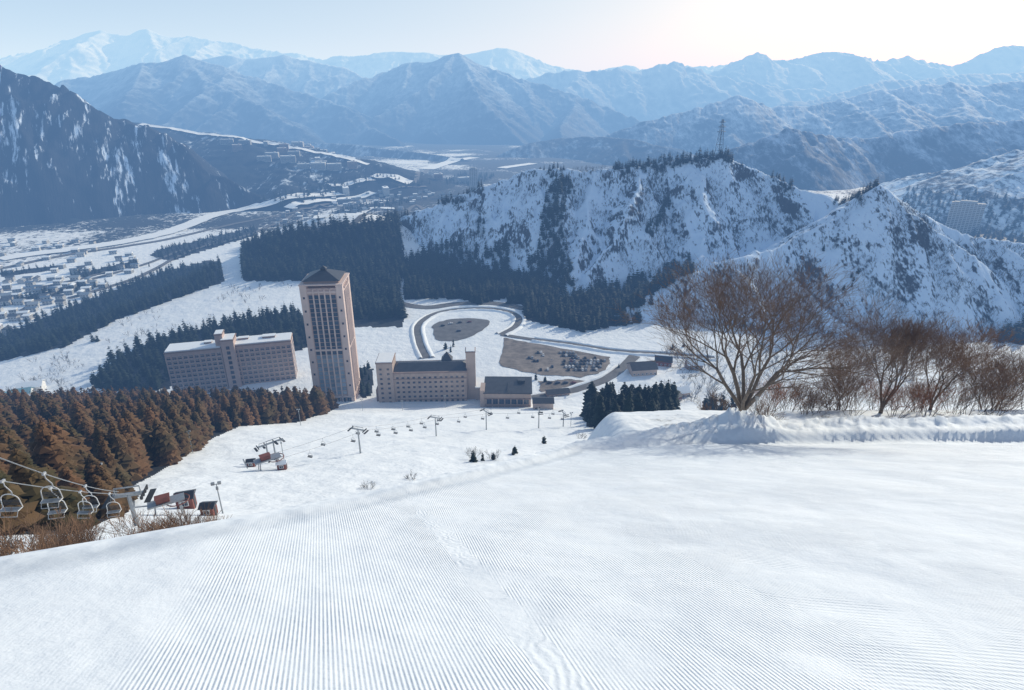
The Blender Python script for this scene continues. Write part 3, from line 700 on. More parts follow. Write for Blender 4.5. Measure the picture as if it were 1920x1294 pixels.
for poly,sp,a,b,thr in (([(760,420),(1000,322),(1350,292),(1560,370),(1500,440),(1300,490),(1100,560),(760,560)],5.0,600,900,.50),([(1240,545),(1450,475),(1650,356),(1760,430),(1930,468),(1930,640),(1560,640),(1240,610)],4.6,380,680,.50),
    ([(0,740),(150,740),(170,700),(120,660),(0,700)],8,380,700,.47),([(180,640),(260,590),(420,560),(430,590),(230,650)],12,420,900,.5),([(1240,760),(1330,760),(1900,700),(1900,640),(1240,640)],6,260,480,.5),([(420,540),(540,530),(550,560),(430,575)],12,420,900,.55)):
    x,y,z=scatter(poly,sp,a,b,int(sp*7)); k=vn(x/30,y/50,5)*.6+vn(x/10,y/14,6)*.4
    d_=14.; conc=(H(x-d_,y)+H(x+d_,y)+H(x,y-d_)+H(x,y+d_))/4-z      # gullies collect trees
    k=k+np.clip(conc*.05,-.15,.15)>thr
    for i in np.where(k)[0]: L.append((x[i],y[i],z[i],random.uniform(3.5,8.5),'b'))
v,f=merged(L,sb); o=add(npmesh('bare_woodland',v,f,M['twig_grey']),'bare_woodland'); tag(o,'thin leafless trees scattered over the snowy hills','woodland',None,'stuff')
print('bare',len(L),time.time()-T0)
# ------------------------------------------------------------------ buildings
def winmesh(w,h,gl='glass',fr='white',ft=.12,bar=True):
    m=MB(); m.box((0,-.03,h/2),(w,.06,h),0)
    m.box((-w/2-ft/2,-.05,h/2),(ft,.14,h+2*ft),1); m.box((w/2+ft/2,-.05,h/2),(ft,.14,h+2*ft),1)
    m.box((0,-.05,-ft/2),(w,.14,ft),1); m.box((0,-.05,h+ft/2),(w,.14,ft),1)
    if bar: m.box((0,-.055,h/2),(ft*.6,.10,h),1)
    return m.mesh('window',[M[gl],M[fr]])
def windows(parent,me,places,limit=100):
    for (x,y,z,r) in places[:limit]: add(me,'window',(x,y,z),r,parent)
    rest=places[limit:]
    if rest:
        n=len(me.vertices); v=np.empty(n*3); me.vertices.foreach_get('co',v); v=v.reshape(-1,3)
        f=[tuple(p.vertices) for p in me.polygons]; mi=[p.material_index for p in me.polygons]; f=np.array(f)
        VV=[];FF=[];MI=[]
        for k,(x,y,z,r) in enumerate(rest):
            c,s=math.cos(r),math.sin(r); w=v.copy(); w[:,0]=v[:,0]*c-v[:,1]*s+x; w[:,1]=v[:,0]*s+v[:,1]*c+y; w[:,2]+=z
            VV.append(w);FF.append(f+k*n);MI+=mi
        o=add(npmesh('window',np.concatenate(VV),np.concatenate(FF),[me.materials[0],me.materials[1]],False,MI),'window',parent=parent); o['kind']='stuff'
def base_z(x,y,w,d,rot):
    c,s=math.cos(rot),math.sin(rot); P=[(x+i*c-j*s,y+i*s+j*c) for i in(-w/2,0,w/2) for j in (0,d)]
    return float(H(np.array([p[0] for p in P]),np.array([p[1] for p in P])).min())
# tower hotel
tx,ty=-123,366; rot=math.radians(5); W=27; Hh=86
tz=base_z(tx,ty,W,W,rot)-.5
T=empty('hotel_tower',(tx,ty,tz),rot); tag(T,'tall pink high-rise hotel tower with dark pyramid roof','hotel')
m=MB(); m.box((0,W/2,Hh/2),(W-1.4,W-1.4,Hh),1)
for sx in (-1,1):
    for yy in (2.1,W-2.1): m.box((sx*(W/2-2.1),yy,Hh/2+1),(4.2,4.2,Hh+2),0)
m.box((0,W/2,8),(W+.6,W+.6,1.0),0)
add(m.mesh('wall',[M['pinkl'],M['pink']]),'wall',parent=T)
m=MB()
cols=[-7.2,-3.6,0,3.6,7.2]
for cx in [c+1.8 for c in cols[:-1]]:
    m.box((cx,.35,Hh/2),(.75,1.3,Hh-1),0)
    m.box((W/2-.35,W/2+cx,Hh/2),(1.3,.75,Hh-1),0)
for k in (Hh-2.5,Hh*.5): 
    m.box((0,.4,k),(18.2,.9,1.2),0); m.box((W/2-.4,W/2,k),(.9,18.2,1.2),0)
add(m.mesh('pilaster',[M['pinkl']]),'pilaster',parent=T)
m=MB(); m.box((0,W/2,Hh+2.4),(W+.8,W+.8,.8),0); m.box((0,W/2,Hh+3.6),(W-5,W-5,1.6),1)
b=(W-3)/2; z0=Hh+4.4
m.poly([(-b,W/2-b,z0),(b,W/2-b,z0),(b,W/2+b,z0),(-b,W/2+b,z0),(-2.2,W/2-2.2,z0+4.6),(2.2,W/2-2.2,z0+4.6),(2.2,W/2+2.2,z0+4.6),(-2.2,W/2+2.2,z0+4.6)],[(0,1,5,4),(1,2,6,5),(2,3,7,6),(3,0,4,7),(4,5,6,7),(3,2,1,0)],2)
m.box((0,W/2,z0+5.1),(3.4,3.4,1.0),2)
m.poly([(-2.2,W/2-2.2,z0+5.6),(2.2,W/2-2.2,z0+5.6),(2.2,W/2+2.2,z0+5.6),(-2.2,W/2+2.2,z0+5.6),(0,W/2,z0+7.4)],[(0,1,4),(1,2,4),(2,3,4),(3,0,4)],2)
add(m.mesh('roof',[M['pinkl'],M['pinkd'],M['roofd']]),'roof',parent=T)
wm=winmesh(2.75,2.62,'glassb','pinkd',.05,False); wl_=winmesh(2.75,2.62,'glassrefl','pink',.05,False); pl=[];pq=[]
nf=24
for fl in range(nf-1,-1,-1):
    for cx in cols: (pl if fl>9 else pq).append((cx,.7,9.4+fl*3.02,0))
for fl in range(nf-1,9,-1):
    for cx in cols: pl.append((W/2-.7,W/2+cx,9.4+fl*3.02,math.pi/2))
for fl in range(9,-1,-1):
    for cx in cols: pq.append((W/2-.7,W/2+cx,9.4+fl*3.02,math.pi/2))
windows(T,wm,pl,70); windows(T,wl_,pq,30)
wn_=winmesh(1.1,1.3,'glass','pinkd',.08,False)
for fl in range(2,26,3):
    for sx in (-11.4,11.4): add(wn_,'small_window',(sx,-.01,9.8+fl*3.02),0,T)
lw=winmesh(2.8,6.2,'glass','white',.1)
for i in range(6): add(lw,'lobby_window',(-10+i*4,-.02,.8),0,T)
# slab hotel
sx_,sy_,_=sight(428,640,398); rot=math.radians(15)
sz=base_z(sx_,sy_,84,16,rot)-.5; Hh=36.5
B_=empty('hotel_building',(sx_,sy_,sz),rot); tag(B_,'long pink slab hotel with snow covered flat roof','hotel')
m=MB(); m.box((-24.5,8,Hh/2),(37,16,Hh),0); m.box((21.5,10,Hh/2),(41,16,Hh),0); m.box((-1,5.5,Hh/2+3),(8.6,13,Hh+6),0); m.box((-6.6,6.5,Hh/2+5),(5.2,9,Hh+10),0)
m.box((-24.5,8,Hh+.45),(37.8,16.8,.9),1); m.box((21.5,10,Hh+.45),(41.8,16.8,.9),1); m.box((-1,5.5,Hh+6.4),(9.4,13.8,.8),1); m.box((-6.6,6.5,Hh+10.4),(6,9.8,.8),1)
for fl in range(1,10):
    m.box((-24.5,-.12,fl*3.6+.6),(36.6,.5,.35),0); m.box((21.5,1.88,fl*3.6+.6),(40.6,.5,.35),0)
for i in range(11): m.box((-42.9+i*3.68,-.15,Hh/2),(.5,.5,Hh-1),0)
for i in range(12): m.box((1.15+i*3.7,1.85,Hh/2),(.5,.5,Hh-1),0)
add(m.mesh('wall',[M['pink'],M['pinkd']]),'wall',parent=B_)
m=MB(); m.box((-24.5,8,Hh+1.3),(36.6,15.6,.8),0); m.box((21.5,10,Hh+1.3),(40.6,15.6,.8),0); m.box((-1,5.5,Hh+6.95),(8,12.4,.3),0); m.box((-6.6,6.5,Hh+10.95),(5,8.6,.3),0)
m.box((-16,11,Hh+2.2),(5,4,1.2),1); m.box((8,13,Hh+2.2),(7,4,1.2),1); m.box((26,12,Hh+2.3),(9,5,1.4),1)
m.box((26,12,Hh+3.15),(9.3,5.3,.3),0);m.box((8,13,Hh+2.95),(7.3,4.3,.3),0);m.box((-16,11,Hh+2.95),(5.3,4.3,.3),0)
add(m.mesh('roof',[M['snow'],M['pinkd']]),'roof',parent=B_)
wm=winmesh(2.5,2.1,'glass','white',.08); pl=[]
for fl in range(9,0,-1):
    zz=fl*3.6+1.1
    for i in range(10): pl.append((-41.06+i*3.68,0,zz-1.9,0)); 
    for i in range(11): pl.append((3+i*3.7,2,zz-1.9,0))
    for i in range(4): pl.append((42,4+i*3.8,zz-1.9,math.pi/2))
windows(B_,wm,pl)
sw=winmesh(2.2,2.4,'glass','pinkd',.1)
for fl in range(1,10): add(sw,'stair_window',(-1,-1.01,fl*3.9+.8),0,B_)
# middle hotel
mx,my,_=sight(808,740,367); rot=math.radians(3)
mz=base_z(mx,my,62,18,rot)-.5
C_=empty('hotel_building',(mx,my,mz),rot); tag(C_,'low beige hotel wing with dark sloping roof','hotel')
m=MB(); m.box((0,10,12.5),(50,19,25),0); m.box((-30.4,8,16.5),(11,17,33),0); m.box((28,8,19),(6.5,8,38),0); m.box((28,8,38.4),(7.1,8.6,.8),1)
m.box((-30.4,8,33.4),(11.6,17.6,.8),1); m.box((0,.3,20.8),(50.3,.5,.6),1); m.box((0,.3,5),(50.3,.5,.6),1)
m.box((-36.5,7.5,6),(3,10,12),1); m.box((0,10,25.5),(51,20,1),1); m.box((35,10,6),(8,16,12),0)
for i in range(14): m.box((-24.1+i*3.7,.45,12.5),(.4,.5,24),0)
add(m.mesh('wall',[M['beige'],M['pinkd']]),'wall',parent=C_)
m=MB(); m.gable((0,10.3,26),50,18,3.0,.3,0,3)
for k in (11,):
    m.poly([(k-4,14,27.6),(k+4,14,27.6),(k+4,22,27.6),(k-4,22,27.6),(k,18,33.5)],[(0,1,4),(1,2,4),(2,3,4),(3,0,4)],0)
m.box((-30.4,8,34),(10.6,16.6,.4),1); m.box((28,8,39),(6,7.6,.4),1); m.box((35,10,12.3),(8.4,16.4,.6),1)
add(m.mesh('roof',[M['roofd'],M['snow']]),'roof',parent=C_)
wm=winmesh(1.6,1.4,'glass','pinkd',.08); pl=[]
for fl in range(5,-1,-1):
    for i in range(13): pl.append((-22.2+i*3.7,.5,3+fl*3.6,0))
for fl in range(7,-1,-1):
    for i in range(2): pl.append((-33+i*5,-.5,3+fl*3.6,0))
windows(C_,wm,pl)
mx,my,_=sight(952,765,352); rot=math.radians(-1); mz=base_z(mx,my,32,18,rot)-.5
D_=empty('hotel_annex',(mx,my,mz),rot); tag(D_,'low beige annex with dark metal roof beside the hotel','building')
m=MB(); m.box((0,10,7.5),(31,19,15),0); m.box((-17,6,8.5),(3,12,17),0); m.box((0,.3,6),(31.4,.6,.5),1); m.box((0,.3,11),(31.4,.6,.5),1)
add(m.mesh('wall',[M['beige'],M['pinkd']]),'wall',parent=D_)
m=MB(); m.poly([(-16.3,-.6,14.9),(16.3,-.6,14.9),(16.3,20,17.4),(-16.3,20,17.4),(-16.3,-.6,15.5),(16.3,-.6,15.5),(16.3,20,18),(-16.3,20,18)],[(4,5,6,7),(0,1,5,4),(1,2,6,5),(2,3,7,6),(3,0,4,7),(3,2,1,0)],0)
m.box((0,8,16.8),(.3,16,1.0),0); m.box((9,14,18),(5,4,1.6),0)
add(m.mesh('roof',[M['roofd']]),'roof',parent=D_)
wm=winmesh(3.3,3.6,'glass','pinkd',.12); windows(D_,wm,[(-12.4+i*4.15,.5,z_,0) for z_ in (6.8,1.2) for i in range(7)])
# small lodges
def lodge(name,label,cat,u,v,w,d,h,rh,rot,wall,roof,D=None):
    p=hit(u,v,200) if D is None else at(u,v,D); e_=empty(name,p,rot); tag(e_,label,cat)
    m=MB(); m.box((0,0,h/2-.5),(w,d,h+1),0)
    m.poly([(-w/2,-d/2,h),(-w/2,d/2,h),(-w/2,0,h+rh*.95),(w/2,-d/2,h),(w/2,d/2,h),(w/2,0,h+rh*.95)],[(0,2,1),(3,4,5)],0)
    add(m.mesh('wall',[wall]),'wall',parent=e_)
    m=MB(); a=w/2+.6; b=d/2+.6
    m.poly([(-a,-b,h-.15),(a,-b,h-.15),(a,0,h+rh),(-a,0,h+rh),(a,b,h-.15),(-a,b,h-.15),(-a,-b,h+.2),(a,-b,h+.2),(a,0,h+rh+.35),(-a,0,h+rh+.35),(a,b,h+.2),(-a,b,h+.2)],[(6,7,8,9),(9,8,10,11),(3,2,1,0),(5,4,2,3),(0,1,7,6),(4,5,11,10),(1,2,8,7),(2,4,10,8),(0,6,9,3),(3,9,11,5)],0)
    add(m.mesh('roof',[roof]),'roof',parent=e_)
    n=max(2,int(w/3)); wm=winmesh(1.2,1.2); windows(e_,wm,[(-w/2+w*(i+.5)/n,-d/2-.01,.9,0) for i in range(n)])
    m=MB().box((0,-d/2-.05,.0),(.0001+1.1,.1,2.2),0); add(m.mesh('door',[M['greyd']]),'door',(w/2-1,0,1),0,e_)
    return e_
br=plain('pale_blue_roof',(.22,.38,.42),.6)
lodge('lodge','dark roofed lodge among snow by the road','building',1203,698,20,13,5,4,.15,M['beige'],M['roofd'])
lodge('lodge','small timber lodge with dark roof on snow','building',1243,683,13,9,4,3,-.2,M['redb'],M['roofd'])
lodge('lodge','small snow roofed house by the piste','building',1275,742,11,8,4,3,.3,M['beige'],M['snow'])
lodge('lodge','low service building beside the hotel annex','building',1018,766,13,8,6,1.5,0,M['beige'],M['roofd'])
lodge('lodge','small dark roofed kiosk by the hotel drive','building',1045,742,16,7,3.5,1.5,.2,M['pinkd'],M['roofd'])
lodge('lodge','small pale blue roofed building at the town edge','building',12,758,15,10,7,3,.5,M['white'],br,None)
lodge('lodge','small pale blue roofed building at the town edge','building',45,748,13,9,6,3,.4,M['white'],br,None)
lodge('lodge','snow roofed building at the town edge','building',62,735,16,11,6,3,.4,M['white'],M['snow'],None)
lodge('lodge','small snow roofed house by the piste','building',1300,690,12,8,4,3,.1,M['pinkd'],M['snow'])
lodge('lodge','small dark timber house on the snow','building',1262,752,9,7,4,2.5,.6,M['redb'],M['roofd'])
# town houses
roofs=[M['snow'],plain('grey_roof',(.28,.32,.36),.6),plain('blue_roof',(.12,.17,.24),.5),plain('slate_roof',(.09,.10,.12),.6),M['snow']]
tw1=plain('town_wall',(.25,.27,.29),.8)
walls=[M['concrete'],tw1,M['concrete'],plain('town_wall_pale',(.42,.42,.42),.8)]
hm=[]
for k in range(10):
    w,d,h=random.uniform(7,12),random.uniform(6,9),random.uniform(4.5,7)
    m=MB(); m.box((0,0,h/2-1),(w,d,h+2),0); m.gable((0,0,h),w,d,random.uniform(1.2,2.6),.5,1)
    for f_ in range(2):
        for i in range(3):
            for s_ in (-1,1): m.box((-w/2+w*(i+.5)/3,s_*(d/2+.02),1.3+f_*h*.5),(1.5,.08,1.2),2)
    hm.append(m.mesh('town_house',[random.choice(walls),roofs[k%5],M['glass']]))
am=[]
for k in range(5):
    w,d,h=random.uniform(24,42),random.uniform(12,16),random.uniform(10,24)
    m=MB(); m.box((0,0,h/2-1),(w,d,h+2),0); m.box((0,0,h+.3),(w+.6,d+.6,.6),0); m.box((0,0,h+.8),(w-1,d-1,.5),1); m.box((w*.2,0,h+2),(5,5,3),0)
    for f_ in range(int(h/3.1)): m.box((0,-d/2-.04,1.7+f_*3.1),(w*.94,.1,1.4),2); m.box((0,-d/2-.5,.8+f_*3.1),(w*.96,.8,.25),0)
    am.append(m.mesh('apartment_building',[[M['concrete'],tw1,M['pinkd'],M['concrete'],tw1][k],M['snow'],M['glass']]))
HP=[]
def town(poly,sp,dmin,dmax,keep,meshes,name,label,cat,group,seed,gap=12):
    x,y,z=scatter(poly,sp,dmin,dmax,seed); k=(rng.random(len(x))<keep)&(vn(x/60,y/60,91)>.28)
    for i in np.where(k)[0]:
        if len([0 for a,b in HP if abs(a-x[i])<gap and abs(b-y[i])<gap]): continue
        HP.append((x[i],y[i]))
        o=add(random.choice(meshes),name,(x[i],y[i],z[i]-.5),random.choice((.3,.3,1.87,.45,.1))); tag(o,label,cat,group)
hl=('small two storey house with pitched roof on the valley floor','house','houses of the valley town')
al=('mid rise apartment block with snow on its flat roof','apartment building','apartment blocks of the valley town')
town([(-20,525),(120,520),(200,525),(190,560),(60,590),(40,625),(-20,640)],15,560,1000,.9,hm,'town_house',*hl,1)
town([(-20,455),(120,450),(280,470),(260,520),(120,515),(-20,520)],24,750,1300,.5,hm,'town_house',*hl,2)
town([(480,400),(640,370),(790,350),(860,360),(760,395),(620,410),(520,430)],28,1000,2300,.65,hm,'town_house',*hl,3)
town([(-20,520),(100,520),(150,545),(20,590)],75,600,1000,.4,am,'apartment_building',*al,4)
town([(560,385),(680,350),(800,335),(900,340),(800,370),(640,395)],70,1100,2400,.65,am,'apartment_building',*al,5)
town([(420,262),(560,272),(700,315),(690,345),(560,320),(430,290)],60,1500,3000,.6,am,'apartment_building',*al,6)
town([(480,275),(760,325),(770,345),(600,310)],50,1500,3000,.4,hm,'town_house',*hl,7)
def tower(label,u,v,D,w,d,h,mt,rot):
    p=at(u,v,D) if D else hit(u,v,900); e_=empty('apartment_tower',(p[0],p[1],p[2]-1),rot); tag(e_,label,'apartment building')
    m=MB(); m.box((0,0,h/2),(w,d,h),0); m.box((0,0,h+2),(w*.5,d*.6,4),0); m.box((-w*.32,0,h+.8),(w*.2,d*.8,1.6),0)
    add(m.mesh('wall',[mt]),'wall',parent=e_)
    nfl=int(h/3.4); nc=max(3,int(w/5.5)); wm=winmesh(w/nc*.72,1.9,'glass','concrete',.2)
    windows(e_,wm,[(-w/2+w*(i+.5)/nc,-d/2-.03,2+f_*3.4,0) for f_ in range(nfl) for i in range(nc)])
tower('pale high rise hotel standing before a dark wood',1800,438,1180,54,18,58,M['concrete'],math.radians(-34))
tower('slim tall apartment tower on the valley floor',888,352,1700,22,20,68,tw1,.1)
print('buildings',time.time()-T0)
# ------------------------------------------------------------------ cars
def carmesh(mt):
    m=MB(); prof=[(-2.15,.35),(-2.2,.75),(-1.95,.95),(-1.35,1.0),(-.75,1.45),(.75,1.48),(1.35,1.02),(2.1,.9),(2.2,.6),(2.15,.35)]
    n=len(prof)
    vs=[(x,-.85+(.12 if z>1.2 else 0),z) for x,z in prof]+[(x,.85-(.12 if z>1.2 else 0),z) for x,z in prof]
    fs=[tuple(range(n)),tuple(range(2*n-1,n-1,-1))]+[(i,n+i,n+(i+1)%n,(i+1)%n) for i in range(n)]
    m.poly(vs,fs,0)
    for s in (-1,1):
        m.poly([(-1.2,s*.83,1.03),(1.2,s*.83,1.03),(.7,s*.765,1.40),(-.7,s*.765,1.40)],[(0,1,2,3),(3,2,1,0)],1)
        for x in (-1.35,1.35): m.tube((x,s*.7,.33),(x,s*.9,.33),.33,.33,10,2)
    m.poly([(-1.33,-.7,1.04),(-1.33,.7,1.04),(-.80,.66,1.43),(-.80,-.66,1.43)],[(0,1,2,3),(3,2,1,0)],1)
    m.poly([(1.36,-.7,1.04),(1.36,.7,1.04),(.80,.66,1.45),(.80,-.66,1.45)],[(0,1,2,3),(3,2,1,0)],1)
    return m.mesh('parked_car',[mt,M['glass'],M['rubber']])
cc=[('white',carmesh(M['white'])),('silver',carmesh(plain('car_silver',(.40,.41,.43),.3,.5,.05))),('black',carmesh(plain('car_black',(.02,.02,.025),.25,.2,.05))),('dark blue',carmesh(plain('car_blue',(.03,.045,.08),.3,.2,.05))),('dark red',carmesh(plain('car_red',(.16,.03,.03),.3,.1,.05)))]
p0=np.array(hit(985,672,350)); 
nC=0
for row in range(7):
    for i in range(30):
        if random.random()<(.75 if i<9 else (.25 if row>2 else .45)): continue
        x=p0[0]+i*2.75+row*1.5; y=p0[1]+12-row*6.2
        u,v=bearing(x,y,gz(x,y))
        if not inpoly(np.array([u]),np.array([v]),[(955,642),(1135,673),(1130,692),(1085,704),(1000,698),(950,680)])[0]: continue
        nm,me=random.choices(cc,(2.2,4,5,2,.7))[0]
        o=add(me,'parked_car',(x,y,gz(x,y)+.36),math.pi/2+random.uniform(-.04,.04)); tag(o,nm+' car parked on the asphalt car park','car','cars parked in the hotel car park'); nC+=1
for u,v in ((830,612),(845,608),(862,606),(880,605),(860,622),(1030,722),(1045,722),(1060,722),(1075,722)):
    p=hit(u,v,400); nm,me=random.choice(cc); o=add(me,'parked_car',(p[0],p[1],p[2]+.38),.3); tag(o,nm+' car parked on the asphalt car park','car','cars parked in the hotel car park')
# ------------------------------------------------------------------ lamps, lifts
def lamp(u,v,dmin,h=7,D=None,dmax=1e9):
    p=hit(u,v,dmin,dmax) if D is None else at(u,v,D); e_=empty('street_lamp',p,random.uniform(-.4,.4)); tag(e_,'steel floodlight pole standing on the snow','street lamp','floodlight poles along the piste')
    add(MB().tube((0,0,-.5),(0,0,h),.13,.08,8).mesh('post',[M['grey']]),'post',parent=e_)
    m=MB().tube((-.6,0,h-.1),(.6,0,h-.1),.05,.05,6); m.box((-.5,-.1,h+.15),(.55,.35,.45),0); m.box((.5,-.1,h+.15),(.55,.35,.45),0); m.box((0,0,h-.9),(.35,.3,.5),0)
    add(m.mesh('lamp_head',[M['grey']]),'lamp_head',parent=e_)
for a in ((362,850,60,8),(564,798,100,8.5),(590,772,200,8),(680,770,200,8),(835,765,200,9),(1160,800,100,8),(1070,800,100,7),(418,963,50,6),(533,865,90,7),(205,935,50,8),(755,770,250,7)): lamp(*a)
p=at(1415,772,50); e_=empty('street_lamp',p,.2); tag(e_,'slim steel lamp pole behind the snow bank','street lamp')
add(MB().tube((0,0,-.5),(0,0,3.2),.06,.05,8).mesh('post',[M['grey']]),'post',parent=e_); add(MB().box((0,0,3.3),(.3,.22,.3),0).mesh('lamp_head',[M['grey']]),'lamp_head',parent=e_)
def ltube(pts,r): return MB().path(pts,r,6)
def chair_near():
    e_=empty('lift_chair',(0,0,0))
    add(MB().path([(0,0,.05),(0,0,-.35),(.25,0,-.75),(.25,0,-1.05)],.032).box((0,0,.0),(.12,.26,.14),0).mesh('hanger',[M['greyl']]),'hanger',parent=e_)
    pts=[]
    for i in range(13):
        t=math.pi*i/12; pts.append((-math.cos(t)*.54,0,-1.35+math.sin(t)*.42))
    pts=[(-.54,-.35,-1.9),(-.58,0,-1.85)]+pts+[(.58,0,-1.85),(.54,-.35,-1.9)]
    add(ltube(pts,.03).mesh('frame',[M['white']]),'frame',parent=e_)
    m=MB().box((0,-.2,-1.88),(1.04,.40,.05),0); add(m.mesh('seat',[M['grey']]),'seat',parent=e_)
    m=MB()
    for k in range(4): m.box((0,.06,-1.74+k*.11),(1.04,.03,.05),0)
    add(m.mesh('backrest',[M['greyd']]),'backrest',parent=e_)
    add(ltube([(-.5,-.3,-1.9),(-.5,-.5,-2.2),(.5,-.5,-2.2),(.5,-.3,-1.9)],.022).mesh('footrest',[M['greyl']]),'footrest',parent=e_)
    tag(e_,'white framed double chair hanging from the lift cable','chairlift chair','chairs hanging on the near lift'); return e_
def cable(a,b,r,sag=0.02,n=14,label='thin steel chairlift cable'):
    a=np.array(a,float); b=np.array(b,float); L=np.linalg.norm(b-a)
    pts=[tuple(a+(b-a)*t-np.array((0,0,4*sag*L*t*(1-t)))) for t in np.linspace(0,1,n)]
    o=add(MB().path(pts,r,5).mesh('lift_cable',[M['grey']]),'lift_cable'); tag(o,label,'cable','chairlift cables'); return lambda t:tuple(a+(b-a)*t-np.array((0,0,4*sag*L*t*(1-t))))
tw=np.array(sight(240,926,52)); gt=gz(tw[0],tw[1])
ch0=chair_near(); used=False
A1=np.array(sight(222,922,52)); A2=np.array(sight(-120,812,20)); B1=np.array(sight(262,926,54)); B2=np.array(sight(-120,880,24))
fa=cable(A1,A2,.032,.012); fb=cable(B1,B2,.032,.012)
def uchair(f,target):
    best=min(np.linspace(0,1,400),key=lambda t:abs(float(bearing(*[np.array(q) for q in f(t)])[0])-target)); return f(best)
for f,us in ((fa,(82,160)),(fb,(5,95,150,205))):
    for u in us:
        p=uchair(f,u); c=ch0 if not used else dup(ch0); used=True; c.location=p; c.rotation_euler=(0,0,math.radians(random.uniform(-2,16)))
def pylon(p,h,ang,arm=4.6,label='steel chairlift pylon with crossarm and sheaves',group='pylons of the chairlifts'):
    e_=empty('lift_pylon',p,ang); tag(e_,label,'lift pylon',group)
    add(MB().tube((0,0,-.6),(0,0,h),.28,.2,8).mesh('mast',[M['grey']]),'mast',parent=e_)
    m=MB().box((0,0,h),(arm,.3,.35),0); m.box((0,0,h+.9),(arm*.8,.12,.12),0)
    for s in (-1,1): m.tube((s*arm*.4,0,h),(s*arm*.4,0,h+.9),.06,.06,5)
    add(m.mesh('crossarm',[M['grey']]),'crossarm',parent=e_)
    for s in (-1,1):
        m=MB().box((s*arm/2,0,h+.1),(.12,2.4,.2),0)
        for k in (-.9,-.3,.3,.9): m.tube((s*arm/2-.09,k,h-.05),(s*arm/2+.09,k,h-.05),.22,.22,10)
        m.box((s*(arm/2+.5),0,h-.5),(.6,2.4,.06),0)
        add(m.mesh('sheave_train',[M['greyd']]),'sheave_train',parent=e_)
    return e_
def topof(p,ang,h,s,arm=4.6): return (p[0]+math.cos(ang)*s*arm/2,p[1]+math.sin(ang)*s*arm/2,p[2]+h+.15)
pylon((tw[0],tw[1],gt),tw[2]-gt-.1,math.radians(15),3.0,'steel chairlift pylon with crossarm near the piste edge')
def station(p,ang,label,sc=1.0):
    e_=empty('lift_station',p,ang); tag(e_,label,'lift station'); e_.scale=(sc,sc,sc)
    m=MB()
    for x in (-1.2,1.2):
        for y in (-2.5,2.5): m.tube((x,y,-1),(x*.7,y*.8,3.2),.14,.12,6)
    m.box((0,0,3.3),(2.4,6.5,.35),0); m.tube((0,-3,3.3),(0,-5.5,3.9),.15,.12,6)
    m.box((0,-5.4,3.8),(4.8,.25,.25),0); add(m.mesh('frame',[M['grey']]),'frame',parent=e_)
    m=MB(); n=20; r=2.1
    for i in range(n):
        a,b=2*math.pi*i/n,2*math.pi*(i+1)/n; m.tube((math.cos(a)*r,2+math.sin(a)*r,2.9),(math.cos(b)*r,2+math.sin(b)*r,2.9),.12,.12,5)
    for i in range(5): a=2*math.pi*i/5; m.tube((0,2,2.9),(math.cos(a)*r,2+math.sin(a)*r,2.9),.07,.07,5)
    add(m.mesh('bullwheel',[M['redb']]),'bullwheel',parent=e_)
    m=MB().box((0,-.5,4.0),(1.5,2.4,1.0),0); m.box((0,-.5,4.56),(1.7,2.7,.12),0); add(m.mesh('motor_housing',[M['redb']]),'motor_housing',parent=e_)
    return e_
def hut(p,ang,s,label,roofm='roofd',wm_='redb'):
    e_=empty('operator_hut',p,ang); tag(e_,label,'hut')
    m=MB().box((0,0,1.1*s),(2.4*s,2.2*s,2.6*s),0); add(m.mesh('wall',[M[wm_]]),'wall',parent=e_)
    m=MB(); m.gable((0,0,2.4*s),2.4*s,2.2*s,.7*s,.3*s,0); add(m.mesh('roof',[M[roofm]]),'roof',parent=e_)
    add(winmesh(1.0*s,.8*s),'window',(0,-1.1*s-.01,1.2*s),0,e_); add(MB().box((0,0,0),(.8*s,.06,1.9*s),0).mesh('door',[M['greyd']]),'door',(1.2*s+.03,0,.9*s),math.pi/2,e_)
st1=hit(318,965,70); station(st1,math.radians(-60),'chairlift return station with red wheel on snow',.8)
hut(hit(352,952,70),.3,1.15,'red brown operator hut beside the lift'); hut(hit(394,966,70),.1,.8,'dark red hut with snow around its base')
st2=hit(505,880,90); station(st2,math.radians(-55),'chairlift station with crossarms on the piste'); hut(hit(530,880,90),.2,.9,'wooden operator hut at the lift station','snow'); hut(hit(472,875,90),.2,.8,'red operator hut at the lift station')
pylon(hit(518,862,90),6,math.radians(40)); pylon(hit(505,868,90),6,math.radians(40))
PY=[((676,850),8.5),((818,818),8.5),((912,806),9),((1010,803),9),((1056,800),7)]
pp=[np.array(hit(u,v,90)) for (u,v),h in PY]; st=np.array(st2)
line=[st]+pp
angs=[]
for i in range(1,len(line)):
    a=line[i]-line[i-1] if i>1 else line[2]-line[1]
    angs.append(math.atan2(a[1],a[0])-math.pi/2)
for i,(p,ang) in enumerate(zip(pp,angs)): pylon(tuple(p),PY[i][1],ang)
cm=MB(); cm.path([(0,0,.05),(0,0,-1.2)],.04,5); cm.path([(-.65,0,-2.2),(-.7,0,-1.5),(-.4,0,-1.15),(.4,0,-1.15),(.7,0,-1.5),(.65,0,-2.2)],.04,5); cm.box((0,-.2,-2.2),(1.4,.45,.1),1); cm.box((0,.08,-1.95),(1.4,.06,.3),0)
cme=cm.mesh('lift_chair',[M['grey'],M['greyd']])
